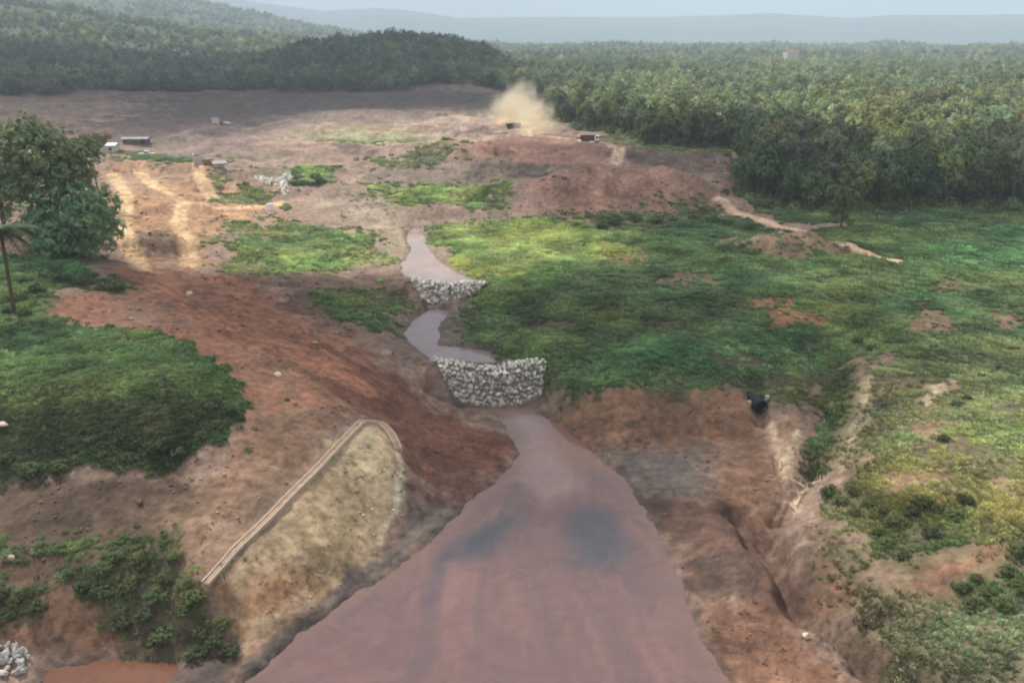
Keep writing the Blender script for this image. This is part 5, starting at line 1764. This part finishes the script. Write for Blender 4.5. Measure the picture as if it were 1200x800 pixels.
#@@AIR
# =====================================================================================
# dust behind the truck, clouds above, haze
# =====================================================================================
def blob(name, loc, radii, seed, amp=0.28, sub=4):
    bm = bmesh.new()
    bmesh.ops.create_icosphere(bm, subdivisions=sub, radius=1.0)
    for v in bm.verts:
        c = v.co.copy()
        k = 1 + amp * (math.sin(c.x * 3.1 + seed) * math.sin(c.y * 3.7 + seed * 1.7) + 0.6 * math.sin(c.z * 5.3 + c.x * 4.1 + seed) + 0.35 * math.sin(c.y * 9 + c.z * 8 + seed))
        v.co = Vector((c.x * radii[0], c.y * radii[1], c.z * radii[2])) * k
    me = bpy.data.meshes.new(name); bm.to_mesh(me); bm.free()
    o = bpy.data.objects.new(name, me); COL.objects.link(o); o.location = loc
    return o


def vol_mat(name, col, dens, aniso=0.0):
    m = bpy.data.materials.new(name); m.use_nodes = True
    nt = m.node_tree
    for n in list(nt.nodes):
        nt.nodes.remove(n)
    out = nt.nodes.new('ShaderNodeOutputMaterial'); v = nt.nodes.new('ShaderNodeVolumePrincipled')
    v.inputs['Color'].default_value = (*col, 1); v.inputs['Density'].default_value = dens; v.inputs['Anisotropy'].default_value = aniso
    nt.links.new(v.outputs['Volume'], out.inputs['Volume'])
    return m


def dust_mat():
    m = vol_mat('dust', (0.98, 0.89, 0.72), 0.09)
    nt = m.node_tree
    v = next(n for n in nt.nodes if n.type == 'PRINCIPLED_VOLUME')
    tc = nt.nodes.new('ShaderNodeTexCoord')
    ln = nt.nodes.new('ShaderNodeVectorMath'); ln.operation = 'LENGTH'
    no = nt.nodes.new('ShaderNodeTexNoise'); no.inputs['Scale'].default_value = 2.4; no.inputs['Detail'].default_value = 3
    mp = nt.nodes.new('ShaderNodeMath'); mp.operation = 'MULTIPLY_ADD'; mp.inputs[1].default_value = 1.1; mp.inputs[2].default_value = -0.55
    ad = nt.nodes.new('ShaderNodeMath'); ad.operation = 'ADD'
    mr = nt.nodes.new('ShaderNodeMapRange'); mr.interpolation_type = 'SMOOTHSTEP'
    mr.inputs['From Min'].default_value = 0.95; mr.inputs['From Max'].default_value = 0.15; mr.inputs['To Min'].default_value = 0.0; mr.inputs['To Max'].default_value = 0.15
    L = nt.links.new
    L(tc.outputs['Object'], ln.inputs[0]); L(tc.outputs['Object'], no.inputs['Vector'])
    L(no.outputs['Fac'], mp.inputs[0]); L(ln.outputs['Value'], ad.inputs[0]); L(mp.outputs['Value'], ad.inputs[1])
    L(ad.outputs['Value'], mr.inputs['Value']); L(mr.outputs['Result'], v.inputs['Density'])
    return m


M_DUST = dust_mat()
for px, py, rad, sd in ((598, 146, (13, 10, 11), 1), (628, 156, (12, 9, 10), 3), (610, 140, (12, 9, 14), 4)):
    x, y, z = spot(px, py)
    o = blob('dust', (x, y, z + rad[2] * 0.55), (1, 1, 1), sd, 0.0, 3); o.scale = rad; o.data.materials.append(M_DUST)
    tag(o, 'pale yellow dust cloud hanging over the dirt track', 'dust', kind='stuff')

M_CLOUD = vol_mat('cloud_vapour', (1, 1, 1), 0.03, 0.3)


def cloud(px, py, radii, seed, label, alt=760.0, dist=None):
    """a small cumulus whose shade falls where the valley lies in shade"""
    g = Vector(at(px, py)) if dist is None else Vector(pd(px, py, dist))
    p = g + SUN_DIR * ((alt - g.z) / SUN_DIR.z)
    o = blob('cloud', p, radii, seed, 0.22, 4); o.data.materials.append(M_CLOUD)
    tag(o, label, 'cloud', kind='stuff')


cloud(485, 425, (46, 30, 30), 2.0, 'small drifting cloud over the stream')
cloud(770, 384, (62, 19, 30), 4.0, 'small drifting cloud over the grass field')
cloud(1060, 214, (135, 66, 40), 3.0, 'long drifting cloud over the front of the wood')
cloud(170, 118, (250, 260, 60), 5.0, 'broad drifting cloud over the dark mud flat', 900.0, 610.0)
cloud(380, 72, (400, 190, 60), 6.0, 'broad drifting cloud over the forested hill', 900.0, 930.0)
M_HAZE = vol_mat('haze', (0.70, 0.84, 1.0), 0.00024, 0.1)
bm = bmesh.new(); add_box(bm, (0, 0, 270), (24400, 24400, 660))
me = bpy.data.meshes.new('haze'); bm.to_mesh(me); bm.free(); me.materials.append(M_HAZE)
o = bpy.data.objects.new('haze', me); COL.objects.link(o)
tag(o, 'pale blue haze filling the valley air', 'haze', kind='stuff')
print('ground z range', GZ.min(), GZ.max(), 'triangles', sum(len(m.polygons) for m in bpy.data.meshes) * 2)
